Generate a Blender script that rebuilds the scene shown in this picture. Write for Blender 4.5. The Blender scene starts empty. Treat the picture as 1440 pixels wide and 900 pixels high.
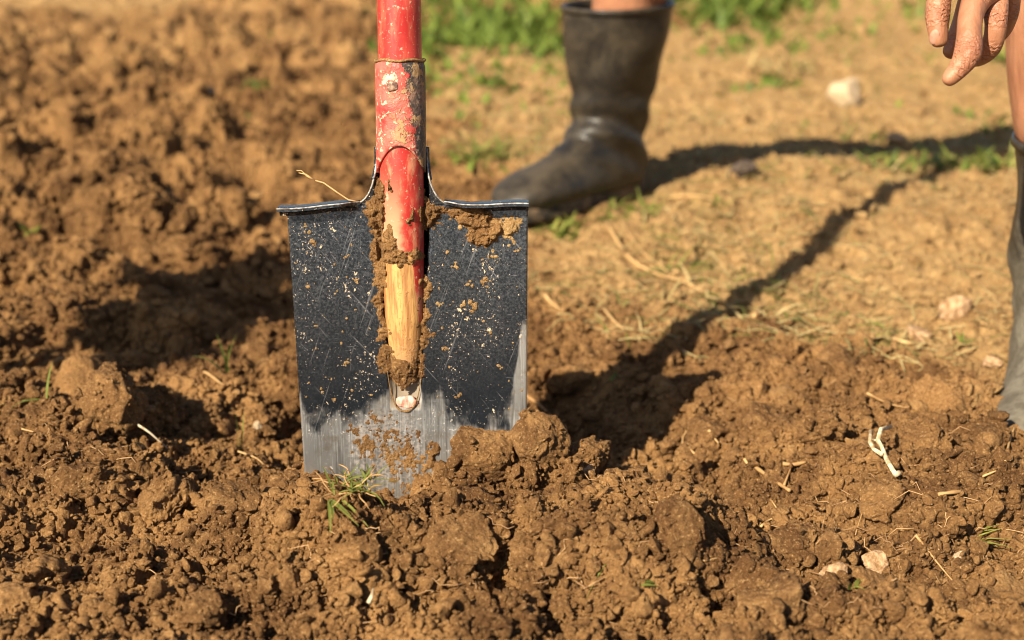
import bpy, bmesh, math, random
import numpy as np
from mathutils import Vector, Matrix, Euler

random.seed(7)
RNG = np.random.default_rng(11)
SC = bpy.context.scene
COL = SC.collection
R = math.radians

# ------------------------------------------------------------------ camera
F = 1900.0                     # focal length in photograph pixels (1440 wide)
TH = math.atan(632.0 / F)      # pitch down
CH = math.cos(TH) / 1.95       # camera height (m)
CT, ST = math.cos(TH), math.sin(TH)
cam_d = bpy.data.cameras.new('camera')
cam = bpy.data.objects.new('camera', cam_d)
COL.objects.link(cam)
cam.location = (0, 0, CH)
cam.rotation_euler = (math.pi / 2 - TH, 0, 0)
cam_d.sensor_width = 36.0
cam_d.lens = 36.0 * F / 1440.0
cam_d.clip_start = 0.02
cam_d.clip_end = 2000
cam_d.dof.use_dof = True
cam_d.dof.focus_distance = 1.045
cam_d.dof.aperture_fstop = 4.6
SC.camera = cam

# ------------------------------------------------------------------ light
SUN_AZ, SUN_EL = R(37), R(36)     # shadows fall away from the camera and to the right
w = bpy.data.worlds.new('World')
SC.world = w
w.use_nodes = True
nt = w.node_tree
bg = nt.nodes['Background']
sky = nt.nodes.new('ShaderNodeTexSky')
sky.sky_type = 'NISHITA'
sky.sun_disc = False
sky.sun_elevation = SUN_EL
sky.sun_rotation = math.pi + SUN_AZ
nt.links.new(sky.outputs[0], bg.inputs[0])
bg.inputs[1].default_value = 0.05
sun_d = bpy.data.lights.new('sun', 'SUN')
sun_d.energy = 5.0
sun_d.angle = R(0.53)
sun_d.color = (1.0, 0.875, 0.68)
sun = bpy.data.objects.new('sun', sun_d)
COL.objects.link(sun)
sdir = Vector((math.sin(SUN_AZ) * math.cos(SUN_EL), math.cos(SUN_AZ) * math.cos(SUN_EL), -math.sin(SUN_EL)))
sun.rotation_euler = sdir.to_track_quat('-Z', 'Y').to_euler()
sun.location = (-3, -3, 4)
SC.view_settings.view_transform = 'Standard'
SC.view_settings.look = 'None'
SC.view_settings.gamma = 1
SC.view_settings.exposure = 1.18
SC.render.engine = 'CYCLES'
SC.cycles.use_denoising = True
SC.cycles.filter_width = 1.05
SC.cycles.max_bounces = 6


# ------------------------------------------------------------------ pixel <-> place helpers (authoring aid)
def ray(px, py):
    u, v = (px - 720) / F, (450 - py) / F
    return np.array([u, CT + v * ST, -ST + v * CT])


def P(px, py, depth):
    return Vector(ray(px, py) * depth) + Vector((0, 0, CH))


def G(px, py, z0=0.0):
    d = ray(px, py)
    t = (z0 - CH) / d[2]
    return Vector(d * t) + Vector((0, 0, CH))


def px_per_m(px, py):
    d = ray(px, py)
    return F / ((0 - CH) / d[2])


# ------------------------------------------------------------------ noise
def hsh(ix, iy, iz, seed):
    return hash32(ix, iy, iz, seed).astype(np.float32) * np.float32(1 / 4294967296.0)


def bytes4(n):
    m = np.float32(1 / 255.0)
    return [((n >> np.uint32(k)) & np.uint32(255)).astype(np.float32) * m for k in (0, 8, 16, 24)]


def hash32(ix, iy, iz, seed):
    with np.errstate(over='ignore'):
        n = (ix.astype(np.uint32) * np.uint32(374761393) + iy.astype(np.uint32) * np.uint32(668265263)
             + iz.astype(np.uint32) * np.uint32(2147483647 - 19) + np.uint32((seed * 974711 + 12345) & 0xffffffff))
        n = (n ^ (n >> np.uint32(13))) * np.uint32(1274126177)
        n = (n ^ (n >> np.uint32(15))) * np.uint32(2246822519)
        n = n ^ (n >> np.uint32(16))
    return n


Z0 = np.zeros(1, np.int64)


def vn2(x, y, seed):
    ix = np.floor(x).astype(np.int64)
    iy = np.floor(y).astype(np.int64)
    fx = (x - ix).astype(np.float32)
    fy = (y - iy).astype(np.float32)
    fx = fx * fx * fx * (fx * (fx * 6 - 15) + 10)
    fy = fy * fy * fy * (fy * (fy * 6 - 15) + 10)
    a = hsh(ix, iy, Z0, seed); b = hsh(ix + 1, iy, Z0, seed)
    c = hsh(ix, iy + 1, Z0, seed); d = hsh(ix + 1, iy + 1, Z0, seed)
    return ((a + (b - a) * fx) * (1 - fy) + (c + (d - c) * fx) * fy) * 2 - 1


def fbm2(x, y, seed, octv=3, gain=0.5):
    s = 0; a = 1.0
    for k in range(octv):
        s = s + a * vn2(x * 2.03 ** k + 17.3 * k, y * 2.03 ** k - 9.1 * k, seed + k)
        a *= gain
    return s


def vn3(p, seed):
    i = np.floor(p).astype(np.int64)
    f = p - i
    f = f * f * f * (f * (f * 6 - 15) + 10)
    s = 0
    for dx in (0, 1):
        for dy in (0, 1):
            for dz in (0, 1):
                wgt = (f[:, 0] if dx else 1 - f[:, 0]) * (f[:, 1] if dy else 1 - f[:, 1]) * (f[:, 2] if dz else 1 - f[:, 2])
                s = s + wgt * hsh(i[:, 0] + dx, i[:, 1] + dy, i[:, 2] + dz, seed)
    return s * 2 - 1


def domes2(x, y, cell, dens, seed, asp):
    """rounded, randomly tilted lumps: height of the tallest one over each point"""
    gx = np.floor(x / cell).astype(np.int64)
    gy = np.floor(y / cell).astype(np.int64)
    out = np.zeros(x.shape, np.float32)
    for dx in (-1, 0, 1):
        for dy in (-1, 0, 1):
            cx, cy = gx + dx, gy + dy
            r1, r2, r3, r4 = bytes4(hash32(cx, cy, Z0, seed))
            rad = (0.32 + 0.55 * r3) * cell
            ex = (x - (cx + r1) * cell) / rad
            ey = (y - (cy + r2) * cell) / rad
            el = 0.75 + 0.5 * r4
            q = 1 - (ex * ex * el + ey * ey / el)
            v = np.sqrt(np.maximum(q, 0))
            pl = 0.62 + 0.4 * r1 + (r2 - 0.5) * 1.1 * ex + (r4 - 0.5) * 1.1 * ey
            v = np.minimum(v, np.maximum(pl, 0))
            v = np.where(r4 < dens, v * rad * asp * (0.6 + 0.6 * r2), 0)
            out = np.maximum(out, v)
    return out


def domes3(p, cell, seed):
    i = np.floor(p / cell).astype(np.int64)
    q = (p - i * cell).astype(np.float32).T
    out = np.zeros(len(p), np.float32)
    for dx in (-1, 0, 1):
        for dy in (-1, 0, 1):
            for dz in (-1, 0, 1):
                c0, c1, c2 = i[:, 0] + dx, i[:, 1] + dy, i[:, 2] + dz
                r0, r1, r2, r3 = bytes4(hash32(c0, c1, c2, seed))
                rad = (0.4 + 0.45 * r3) * np.float32(cell)
                e0 = q[0] - (dx + r0) * np.float32(cell); e1 = q[1] - (dy + r1) * np.float32(cell); e2 = q[2] - (dz + r2) * np.float32(cell)
                d2 = (e0 * e0 + e1 * e1 + e2 * e2) / (rad * rad)
                out = np.maximum(out, np.sqrt(np.maximum(1 - d2, 0)) * rad)
    return out


def turb3(p, cell, seed, octv=3):
    """craggy turbulence, sharp creases"""
    s = 0; a = 1.0
    for k in range(octv):
        s = s + a * np.abs(vn3(p / cell * 2.1 ** k + 7.7 * k, seed + k))
        a *= 0.55
    return s


# ------------------------------------------------------------------ object helpers
def link(o):
    COL.objects.link(o)
    return o


def mesh_np(name, verts, faces, smooth=True):
    """verts (N,3); faces (M,3) or (M,4) array"""
    verts = np.asarray(verts, np.float32)
    faces = np.asarray(faces, np.int32)
    me = bpy.data.meshes.new(name)
    k = faces.shape[1]
    me.vertices.add(len(verts))
    me.vertices.foreach_set('co', verts.ravel())
    me.loops.add(faces.size)
    me.loops.foreach_set('vertex_index', faces.ravel())
    me.polygons.add(len(faces))
    me.polygons.foreach_set('loop_start', np.arange(0, faces.size, k, dtype=np.int32))
    me.polygons.foreach_set('loop_total', np.full(len(faces), k, np.int32))
    me.polygons.foreach_set('use_smooth', np.full(len(faces), smooth, bool))
    me.update(calc_edges=True)
    me.validate()
    return me


def attr(me, name, vals):
    a = me.attributes.new(name, 'FLOAT', 'POINT')
    a.data.foreach_set('value', np.asarray(vals, np.float32).ravel())


def obj(name, me, mat=None, parent=None, loc=None):
    o = bpy.data.objects.new(name, me)
    if mat is not None and me is not None:
        if len(me.materials) == 0:
            me.materials.append(mat)
    link(o)
    if parent is not None:
        o.parent = parent
    if loc is not None:
        o.location = loc
    return o


def tag(o, label, cat, group=None):
    o['label'] = label
    o['category'] = cat
    if group:
        o['group'] = group
    return o


def empty(name, loc):
    o = bpy.data.objects.new(name, None)
    o.empty_display_size = 0.05
    o.location = loc
    return link(o)


def grid_faces(nr, nc, wrap=False):
    r = np.arange(nr - 1)[:, None]
    c = np.arange(nc if wrap else nc - 1)[None, :]
    c2 = (c + 1) % nc
    a = r * nc + c
    b = r * nc + c2
    return np.stack([a, b, b + nc, a + nc], -1).reshape(-1, 4)


def loft(rings, cap0=False, cap1=False):
    """rings (K,N,3) -> verts, quads (caps as fans of quads to a centre, degenerate-free tris as quads)"""
    rings = np.asarray(rings, float)
    K, N = rings.shape[:2]
    v = rings.reshape(-1, 3)
    f = [tuple(x) for x in grid_faces(K, N, True)]
    v = [tuple(x) for x in v]
    for cap, k, rev in ((cap0, 0, False), (cap1, K - 1, True)):
        if cap:
            c = rings[k].mean(0)
            v.append(tuple(c))
            ci = len(v) - 1
            for j in range(N):
                a, b = k * N + j, k * N + (j + 1) % N
                f.append((ci, b, a) if not rev else (ci, a, b))
    return v, f


def mesh_py(name, v, f, smooth=True):
    me = bpy.data.meshes.new(name)
    me.from_pydata([tuple(map(float, x)) for x in v], [], [tuple(map(int, x)) for x in f])
    if smooth:
        for p in me.polygons:
            p.use_smooth = True
    me.update()
    return me


def fix_normals(me):
    bm = bmesh.new()
    bm.from_mesh(me)
    bmesh.ops.recalc_face_normals(bm, faces=bm.faces)
    bm.to_mesh(me)
    bm.free()
    return me


def tube_vf(pts, rad, n=8, v0=0):
    """tapered tube through pts; rad scalar or list"""
    pts = [Vector(p) for p in pts]
    K = len(pts)
    rad = [rad] * K if np.isscalar(rad) else list(rad)
    rings = []
    up = Vector((0.31, 0.17, 0.93))
    for k in range(K):
        t = (pts[min(k + 1, K - 1)] - pts[max(k - 1, 0)]).normalized()
        s = t.cross(up)
        if s.length < 1e-3:
            s = t.cross(Vector((1, 0, 0)))
        s.normalize()
        q = t.cross(s)
        rings.append([pts[k] + (s * math.cos(a) + q * math.sin(a)) * float(rad[k]) for a in [2 * math.pi * i / n for i in range(n)]])
    v, f = loft(np.array([[list(p) for p in r] for r in rings]), True, True)
    return v, [tuple(i + v0 for i in q) for q in f]


class MB:
    def __init__(s):
        s.v = []; s.f = []; s.c = []

    def add(s, v, f, col=0.5):
        o = len(s.v)
        s.v += [tuple(x) for x in v]
        s.f += [tuple(i + o for i in q) for q in f]
        s.c += [col] * len(v)

    def tube(s, pts, rad, n=6, col=0.5):
        v, f = tube_vf(pts, rad, n)
        s.add(v, f, col)

    def blade(s, base, d, length, width, bend, col=0.5, segs=4, lift=None):
        """one curved leaf blade as a thin folded strip"""
        d = Vector(d).normalized()
        side = d.cross(Vector((0, 0, 1)))
        if side.length < 1e-3:
            side = Vector((1, 0, 0))
        side.normalize()
        v = []; f = []
        p = Vector(base)
        cur = d.copy()
        for k in range(segs + 1):
            t = k / segs
            wd = width * (1 - t ** 1.6) * (0.7 + 0.6 * min(1, t * 3)) * 0.5 + 0.0002
            nrm = side.cross(cur).normalized()
            v += [tuple(p - side * wd + nrm * wd * 0.3), tuple(p), tuple(p + side * wd + nrm * wd * 0.3)]
            cur = (cur + Vector(bend) / segs).normalized()
            p = p + cur * (length / segs)
        for k in range(segs):
            a = 3 * k
            f += [(a, a + 1, a + 4, a + 3), (a + 1, a + 2, a + 5, a + 4)]
        s.add(v, f, col)

    def build(s, name, mat, parent=None, smooth=True, loc=None):
        me = mesh_py(name, s.v, s.f, smooth)
        attr(me, 'tone', s.c)
        return obj(name, me, mat, parent, loc)


# ------------------------------------------------------------------ materials
def new_mat(name):
    m = bpy.data.materials.new(name)
    m.use_nodes = True
    t = m.node_tree
    b = t.nodes['Principled BSDF']
    return m, t, b


class NT:
    def __init__(s, t):
        s.t = t

    def n(s, typ, **kw):
        nd = s.t.nodes.new(typ)
        for k, v in kw.items():
            setattr(nd, k, v)
        return nd

    def l(s, a, b):
        s.t.links.new(a, b)

    def pos(s):
        return s.n('ShaderNodeNewGeometry').outputs['Position']

    def objc(s):
        return s.n('ShaderNodeTexCoord').outputs['Object']

    def noise(s, vec, scale, detail=4, rough=0.55, stretch=None, dist=0.0):
        if stretch:
            mp = s.n('ShaderNodeMapping')
            mp.inputs['Scale'].default_value = stretch
            s.l(vec, mp.inputs['Vector'])
            vec = mp.outputs[0]
        nd = s.n('ShaderNodeTexNoise')
        nd.inputs['Scale'].default_value = scale
        nd.inputs['Detail'].default_value = detail
        nd.inputs['Roughness'].default_value = rough
        nd.inputs['Distortion'].default_value = dist
        s.l(vec, nd.inputs['Vector'])
        return nd.outputs['Fac']

    def voro(s, vec, scale, feature='F1', out='Distance', stretch=None):
        if stretch:
            mp = s.n('ShaderNodeMapping')
            mp.inputs['Scale'].default_value = stretch
            s.l(vec, mp.inputs['Vector'])
            vec = mp.outputs[0]
        nd = s.n('ShaderNodeTexVoronoi', feature=feature)
        nd.inputs['Scale'].default_value = scale
        s.l(vec, nd.inputs['Vector'])
        return nd.outputs[out]

    def rng(s, val, a, b, c=0.0, d=1.0, smooth=True):
        nd = s.n('ShaderNodeMapRange')
        nd.interpolation_type = 'SMOOTHSTEP' if smooth else 'LINEAR'
        nd.inputs[1].default_value = a; nd.inputs[2].default_value = b
        nd.inputs[3].default_value = c; nd.inputs[4].default_value = d
        s.l(val, nd.inputs[0])
        return nd.outputs[0]

    def math(s, op, a, b=None, clamp=False):
        nd = s.n('ShaderNodeMath', operation=op)
        nd.use_clamp = clamp
        for i, x in enumerate((a, b)):
            if x is None:
                continue
            if isinstance(x, (int, float)):
                nd.inputs[i].default_value = x
            else:
                s.l(x, nd.inputs[i])
        return nd.outputs[0]

    def mix(s, fac, a, b):
        nd = s.n('ShaderNodeMix', data_type='RGBA')
        for sock, x in ((nd.inputs[0], fac), (nd.inputs[6], a), (nd.inputs[7], b)):
            if isinstance(x, (int, float)):
                sock.default_value = x
            elif isinstance(x, tuple):
                sock.default_value = (*x, 1)
            else:
                s.l(x, sock)
        return nd.outputs[2]

    def attr(s, name, typ='GEOMETRY'):
        nd = s.n('ShaderNodeAttribute', attribute_type=typ)
        nd.attribute_name = name
        return nd.outputs['Fac']

    def sep(s, vec):
        nd = s.n('ShaderNodeSeparateXYZ')
        s.l(vec, nd.inputs[0])
        return nd.outputs

    def bump(s, h, strength, dist, bsdf, prev=None):
        nd = s.n('ShaderNodeBump')
        nd.inputs['Strength'].default_value = strength
        nd.inputs['Distance'].default_value = dist
        s.l(h, nd.inputs['Height'])
        if prev is not None:
            s.l(prev, nd.inputs['Normal'])
        if bsdf is not None:
            s.l(nd.outputs[0], bsdf.inputs['Normal'])
        return nd.outputs[0]


SOIL_DARK = (0.145, 0.069, 0.024)
SOIL_MID = (0.345, 0.182, 0.066)
SOIL_DRY = (0.325, 0.188, 0.074)
SOIL_PALE = (0.465, 0.295, 0.125)


def soil_mat(name, typ='GEOMETRY', const=None, dark=SOIL_DARK, mid=SOIL_MID):
    m, t, b = new_mat(name)
    k = NT(t)
    p = k.pos()
    big = k.noise(p, 9, 4)
    med = k.noise(p, 55, 5, 0.6)
    fine = k.noise(p, 420, 4, 0.65)
    c = k.mix(k.rng(big, 0.35, 0.68), dark, mid)
    c = k.mix(k.rng(med, 0.48, 0.72, 0, 0.65), c, (0.410, 0.228, 0.088))
    c = k.mix(k.rng(k.noise(p, 6.5, 4, 0.6), 0.53, 0.66, 0, 0.62), c, (0.098, 0.043, 0.014))
    dry = k.attr('dry', typ) if const is None else k.math('ADD', const, 0.0)
    dn = k.math('ADD', dry, k.rng(big, 0.3, 0.7, -0.40, 0.20, False))
    dn = k.math('MULTIPLY', k.rng(dn, 0.05, 0.95), k.rng(dry, 0.0, 0.25))
    c = k.mix(dn, c, k.mix(k.rng(med, 0.36, 0.62), SOIL_DRY, SOIL_PALE))
    # single grains: darker and paler flecks
    c = k.mix(k.rng(fine, 0.53, 0.70, 0, 0.60), c, (0.56, 0.345, 0.150))
    c = k.mix(k.rng(fine, 0.44, 0.28, 0, 0.55), c, (0.070, 0.034, 0.014))
    t.links.new(c, b.inputs['Base Color'])
    b.inputs['Roughness'].default_value = 0.93
    b.inputs['Specular IOR Level'].default_value = 0.18
    h1 = k.math('ADD', k.noise(p, 170, 6, 0.72), k.math('MULTIPLY', k.voro(p, 260), -0.55))
    n1 = k.bump(h1, 1.0, 0.0060, None)
    k.bump(k.noise(p, 600, 4, 0.7), 0.8, 0.0020, b, n1)
    return m


M_SOIL = soil_mat('soil')
M_CLOD = soil_mat('clod_soil', const=0.0)
M_CLODDRY = soil_mat('clod_soil_dry', const=0.28)
M_CLODSAND = soil_mat('clod_soil_sandy', const=0.8)
M_CRUMB = soil_mat('crumb_soil', 'INSTANCER')


def plain(name, c1, c2, scale=60, rough=0.7, bump=0.3, dist=0.001, stretch=None, tone=False, spec=0.3, trans=0.0):
    m, t, b = new_mat(name)
    k = NT(t)
    o = k.objc()
    nz = k.noise(o, scale, 5, 0.6, stretch)
    fac = k.rng(nz, 0.33, 0.68)
    if tone:
        fac = k.math('ADD', k.math('MULTIPLY', fac, 0.3), k.math('MULTIPLY', k.attr('tone'), 0.75), True)
    c = k.mix(fac, c1, c2)
    t.links.new(c, b.inputs['Base Color'])
    b.inputs['Roughness'].default_value = rough
    b.inputs['Specular IOR Level'].default_value = spec
    if trans:
        tr = k.n('ShaderNodeBsdfTranslucent')
        k.l(c, tr.inputs[0])
        mx = k.n('ShaderNodeMixShader')
        mx.inputs[0].default_value = trans
        k.l(b.outputs[0], mx.inputs[1]); k.l(tr.outputs[0], mx.inputs[2])
        k.l(mx.outputs[0], t.nodes['Material Output'].inputs['Surface'])
    if bump:
        k.bump(nz, bump, dist, b)
    return m


M_STONE = plain('pale_stone', (0.36, 0.255, 0.15), (0.54, 0.42, 0.27), 2.2, 0.9, 0.5, 0.02)
M_STONE2 = plain('tan_stone', (0.22, 0.120, 0.050), (0.50, 0.33, 0.19), 2.4, 0.9, 0.5, 0.02)
M_DARKSTONE = plain('dark_stone', (0.055, 0.04, 0.032), (0.12, 0.085, 0.06), 3, 0.8, 0.5, 0.02)
M_STRAW = plain('straw', (0.24, 0.11, 0.035), (0.54, 0.35, 0.15), 120, 0.6, 0.2, 0.0004, tone=True)
M_WHITE = plain('white_root', (0.33, 0.22, 0.11), (0.64, 0.54, 0.38), 170, 0.7, 0.5, 0.0008)
M_GRASS = plain('grass', (0.050, 0.095, 0.014), (0.32, 0.32, 0.075), 90, 0.5, 0.0, tone=True, trans=0.35)
M_GRASSB = plain('field_grass', (0.030, 0.075, 0.010), (0.24, 0.30, 0.050), 20, 0.55, 0.0, tone=True, trans=0.35)
M_DRYGRASS = plain('dry_grass', (0.20, 0.16, 0.045), (0.66, 0.50, 0.24), 90, 0.6, 0.0, tone=True, trans=0.3)
M_ROOT = plain('thin_root', (0.20, 0.10, 0.042), (0.52, 0.32, 0.15), 90, 0.7, 0.0, tone=True)

# ------------------------------------------------------------------ ground zones
def poly(pts):
    return np.array([[G(x, y).x, G(x, y).y] for x, y in pts])


FIRM = poly([(742, 345), (690, 285), (640, 225), (622, 150), (640, 70), (770, 60), (960, 25), (1130, -30), (1500, -70),
             (2600, -80), (2600, 560), (1750, 600), (1420, 560), (1330, 520), (1180, 492), (1030, 476), (900, 452), (800, 430), (752, 420)])
FAR = poly([(-900, 10), (60, 36), (300, 30), (480, -10), (520, -70), (-1200, -90)])


def poly_sd(x, y, pg):
    """signed distance, positive inside"""
    inside = np.zeros(x.shape, bool)
    best = np.full(x.shape, 1e9, np.float32)
    n = len(pg)
    for i in range(n):
        x1, y1 = pg[i]; x2, y2 = pg[(i + 1) % n]
        cond = ((y1 > y) != (y2 > y))
        xi = (x2 - x1) * (y - y1) / ((y2 - y1) if abs(y2 - y1) > 1e-9 else 1e-9) + x1
        inside ^= cond & (x < xi)
        ex, ey = x2 - x1, y2 - y1
        tt = np.clip(((x - x1) * ex + (y - y1) * ey) / (ex * ex + ey * ey + 1e-12), 0, 1)
        best = np.minimum(best, np.hypot(x - x1 - tt * ex, y - y1 - tt * ey))
    return np.where(inside, best, -best)


def sstep(v, a, b):
    t = np.clip((v - a) / (b - a), 0, 1)
    return t * t * (3 - 2 * t)


SPX, SPY = -0.0815, G(582, 690).y          # where the spade enters the ground
PITS = [  # hollows and heaps: px, py, radius x, radius y (m), height
    (870, 580, 0.15, 0.13, -0.026), (300, 470, 0.16, 0.16, -0.030), (640, 560, 0.16, 0.10, -0.035),
    (735, 695, 0.058, 0.028, 0.026), (500, 705, 0.075, 0.035, -0.026), (120, 585, 0.10, 0.08, 0.028), 
    (1180, 590, 0.20, 0.10, 0.018), (960, 790, 0.12, 0.07, 0.012), (610, 820, 0.12, 0.05, 0.012), (300, 640, 0.1, 0.06, -0.012),
    (150, 750, 0.034, 0.007, -0.030), (702, 858, 0.016, 0.030, -0.030), (345, 738, 0.022, 0.014, -0.032), (1010, 742, 0.03, 0.012, -0.02)]


def zones(x, y):
    wob = 0.075 * fbm2(x / 0.13, y / 0.13, 71, 4, 0.6)
    sc = np.clip(y / 1.6, 0.6, 2.5)
    firm = sstep(poly_sd(x, y, FIRM) + wob * sc, -0.10, 0.16)
    far = sstep(poly_sd(x, y, FAR) + wob * 3, -0.3, 0.5)
    return firm, far


def height(x, y, full=False):
    x = np.asarray(x, np.float64); y = np.asarray(y, np.float64)
    firm, far = zones(x, y)
    T = (1 - firm) * (1 - 0.8 * far)
    wx = x + 0.016 * fbm2(x / 0.04, y / 0.04, 5, 3) + 0.003 * vn2(x / 0.007, y / 0.007, 8)
    wy = y + 0.016 * fbm2(x / 0.04, y / 0.04, 15, 3) + 0.003 * vn2(x / 0.007, y / 0.007, 18)
    base = 0.022 * fbm2(x / 0.42, y / 0.42, 25, 2) + 0.010 * fbm2(x / 0.13, y / 0.13, 28, 2)
    sd = poly_sd(x, y, FIRM)
    nearp = sstep(sd, -0.42, -0.12)                  # the dug strip along the path is finer and lower
    h = domes2(wx, wy, 0.135, 0.55, 101, 0.50) * (1 - 0.75 * nearp) * (1 + 0.35 * sstep(y, 1.25, 2.2))
    h = h + domes2(wx, wy, 0.062, 0.65, 131, 0.55) * (1 - 0.35 * nearp) * (1 + 1.1 * sstep(y, 1.25, 2.2))
    h = h + 0.95 * domes2(wx, wy, 0.028, 0.75, 161, 0.65)
    l4 = 0 if not full else domes2(wx, wy, 0.0125, 0.80, 191, 0.70)
    l5 = 0 if not full else domes2(x, y, 0.0062, 0.85, 221, 0.70)
    rough = 0.55 + 0.6 * sstep(fbm2(x / 0.06, y / 0.06, 333, 2), -0.5, 0.5)
    fine = 0 if not full else 0.95 * l4 * rough + 0.75 * l5 * rough + 0.0010 * fbm2(x / 0.004, y / 0.004, 251, 2)
    ht = base * 0.9 + h - 0.030 - 0.004 * nearp + (fine if full else 0.003)
    for (px, py, rx, ry, dz) in PITS:
        g = G(px, py)
        ht = ht + dz * np.exp(-(((x - g.x) / rx) ** 2 + ((y - g.y) / ry) ** 2))
    lumps = domes2(wx, wy, 0.16, 0.35, 301, 0.12) + domes2(wx, wy, 0.05, 0.50, 321, 0.34) + domes2(wx, wy, 0.021, 0.55, 341, 0.45)
    hf = 0.012 * fbm2(x / 0.5, y / 0.5, 45, 3) + 0.004 * fbm2(x / 0.07, y / 0.07, 49, 3) + lumps * 1.15 + (fine * 0.42 if full else 0.001) - 0.004
    return ht * T + hf * (1 - T)


# ------------------------------------------------------------------ the ground sheet
GRID = {}


def hg(x, y):
    """height of the built relief"""
    x = np.asarray(x, float); y = np.asarray(y, float)
    ys, us, Wz = GRID['ys'], GRID['us'], GRID['W'][:, :, 2]
    r = np.clip(np.searchsorted(ys, y), 1, len(ys) - 1)
    c = np.clip(np.searchsorted(us, x / (y + 0.12)), 1, len(us) - 1)
    fr = np.clip((y - ys[r - 1]) / (ys[r] - ys[r - 1]), 0, 1)
    fc = np.clip((x / (y + 0.12) - us[c - 1]) / (us[c] - us[c - 1]), 0, 1)
    return (Wz[r - 1, c - 1] * (1 - fr) * (1 - fc) + Wz[r, c - 1] * fr * (1 - fc) + Wz[r - 1, c] * (1 - fr) * fc + Wz[r, c] * fr * fc)


def build_ground():
    ys = [0.42]
    while ys[-1] < 13:
        d = ys[-1]
        if d < 0.74: step = 0.004
        elif d < 1.30: step = 0.00115
        elif d < 1.75: step = 0.0020
        else: step = 0.0034 * (d / 1.75) ** 1.5
        ys.append(d + step)
    ys = np.array(ys)
    us = np.concatenate([np.linspace(-1.15, -0.43, 60, endpoint=False), np.linspace(-0.43, 0.43, 760), np.linspace(0.43, 1.15, 61)[1:]])
    X = us[None, :] * (ys[:, None] + 0.12)
    Y = np.repeat(ys[:, None], len(us), 1)
    x = X.ravel(); y = Y.ravel()
    near = ys < 2.3
    Hh = np.empty(len(x))
    nk = int(near.sum()) * len(us)
    Hh[:nk] = height(x[:nk], y[:nk])
    Hh[nk:] = height(x[nk:], y[nk:], True)
    firm, far = zones(x, y)
    T = (1 - firm) * (1 - 0.8 * far)
    # edges sink to the coarse outer field
    e = sstep(np.abs(np.repeat(us[None, :], len(ys), 0)).ravel(), 0.95, 1.15)
    e = np.maximum(e, sstep(y, 11, 13)); e = np.maximum(e, 1 - sstep(y, 0.42, 0.5))
    Hh = Hh * (1 - e) - 0.07 * e
    jx = (0.006 * vn2(x / 0.019, y / 0.019, 61) + 0.0022 * vn2(x / 0.007, y / 0.007, 64)) * (0.25 + 0.75 * T)
    jy = (0.006 * vn2(x / 0.019, y / 0.019, 67) + 0.0022 * vn2(x / 0.007, y / 0.007, 69)) * (0.25 + 0.75 * T)
    V = np.stack([x + jx, y + jy, Hh], 1)
    # even out the stretched walls, then roughen along the surface normal in 3-D
    W = V.reshape(len(ys), len(us), 3)
    nr = int(near.sum())
    Q = W[:nr + 8].copy()
    for _ in range(5):
        A = 0.25 * (Q[:-2, 1:-1] + Q[2:, 1:-1] + Q[1:-1, :-2] + Q[1:-1, 2:])
        Q[1:-1, 1:-1] += 0.6 * (A - Q[1:-1, 1:-1])
    fade = np.clip((nr - np.arange(nr + 8)) / 40.0, 0, 1)[:, None, None]
    Q = W[:nr + 8] * (1 - fade) + Q * fade
    du = np.gradient(Q, axis=1); dv = np.gradient(Q, axis=0)
    Nn = np.cross(du, dv); Nn /= np.linalg.norm(Nn, axis=2, keepdims=True) + 1e-12
    cols = np.abs(us) < 0.47
    cs = np.where(cols)[0]
    p = Q[:nr, cs].reshape(-1, 3)
    nn = Nn[:nr, cs].reshape(-1, 3)
    TT = np.clip(T.reshape(len(ys), len(us))[:nr, cs].ravel(), 0, 1)
    wp = p + 0.0022 * np.stack([vn3(p / 0.008, 700 + k) for k in range(3)], 1)
    rough = sstep(vn3(p / 0.045, 710), -0.45, 0.45)
    d = 0.75 * (0.3 + 0.7 * rough) * domes3(wp, 0.0150, 720) + 1.0 * (0.35 + 0.65 * rough) * domes3(wp, 0.0074, 730) + 0.95 * (0.5 + 0.5 * rough) * domes3(p, 0.0042, 740)
    d = d - 0.0042 * (0.35 + 0.65 * rough) * turb3(wp, 0.012, 760, 4) - 0.001
    d = d + 0.0013 * (0.4 + 0.6 * rough) * vn3(p / 0.0026, 750)
    d = d * (0.62 + 0.38 * TT)
    Q[:nr, cs] = (p + nn * d[:, None]).reshape(nr, len(cs), 3)
    W[:nr + 8] = Q
    GRID.update(ys=ys, us=us, W=W, T=T)
    V = W.reshape(-1, 3)
    me = mesh_np('soil', V, grid_faces(len(ys), len(us)))
    backdry = sstep(y, 1.3, 4.5) * 0.38 * (1 - firm)
    attr(me, 'dry', np.maximum(firm, np.maximum(backdry, far * 0.9)))
    o = obj('ground', me, M_SOIL)
    o['kind'] = 'structure'
    # the field round about
    n = 70
    a = np.linspace(-1, 1, n)
    a = np.sign(a) * np.abs(a) ** 3 * 400
    XX, YY = np.meshgrid(a, a)
    ZZ = -0.075 + 0.02 * fbm2(XX.ravel() / 3, YY.ravel() / 3, 411, 2).reshape(XX.shape) - 0.02
    me2 = mesh_np('field', np.stack([XX.ravel(), YY.ravel() + 3, ZZ.ravel()], 1), grid_faces(n, n))
    attr(me2, 'dry', np.full(n * n, 0.6))
    o2 = obj('field', me2, M_SOIL)
    o2['kind'] = 'structure'
    print('ground verts', len(V))


build_ground()


# ------------------------------------------------------------------ clods
def ico(sub):
    bm = bmesh.new()
    bmesh.ops.create_icosphere(bm, subdivisions=sub, radius=1.0)
    v = np.array([p.co[:] for p in bm.verts])
    f = np.array([[q.index for q in p.verts] for p in bm.faces])
    bm.free()
    return v, f


ICO = {s: ico(s) for s in (2, 3, 4, 5)}


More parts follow.
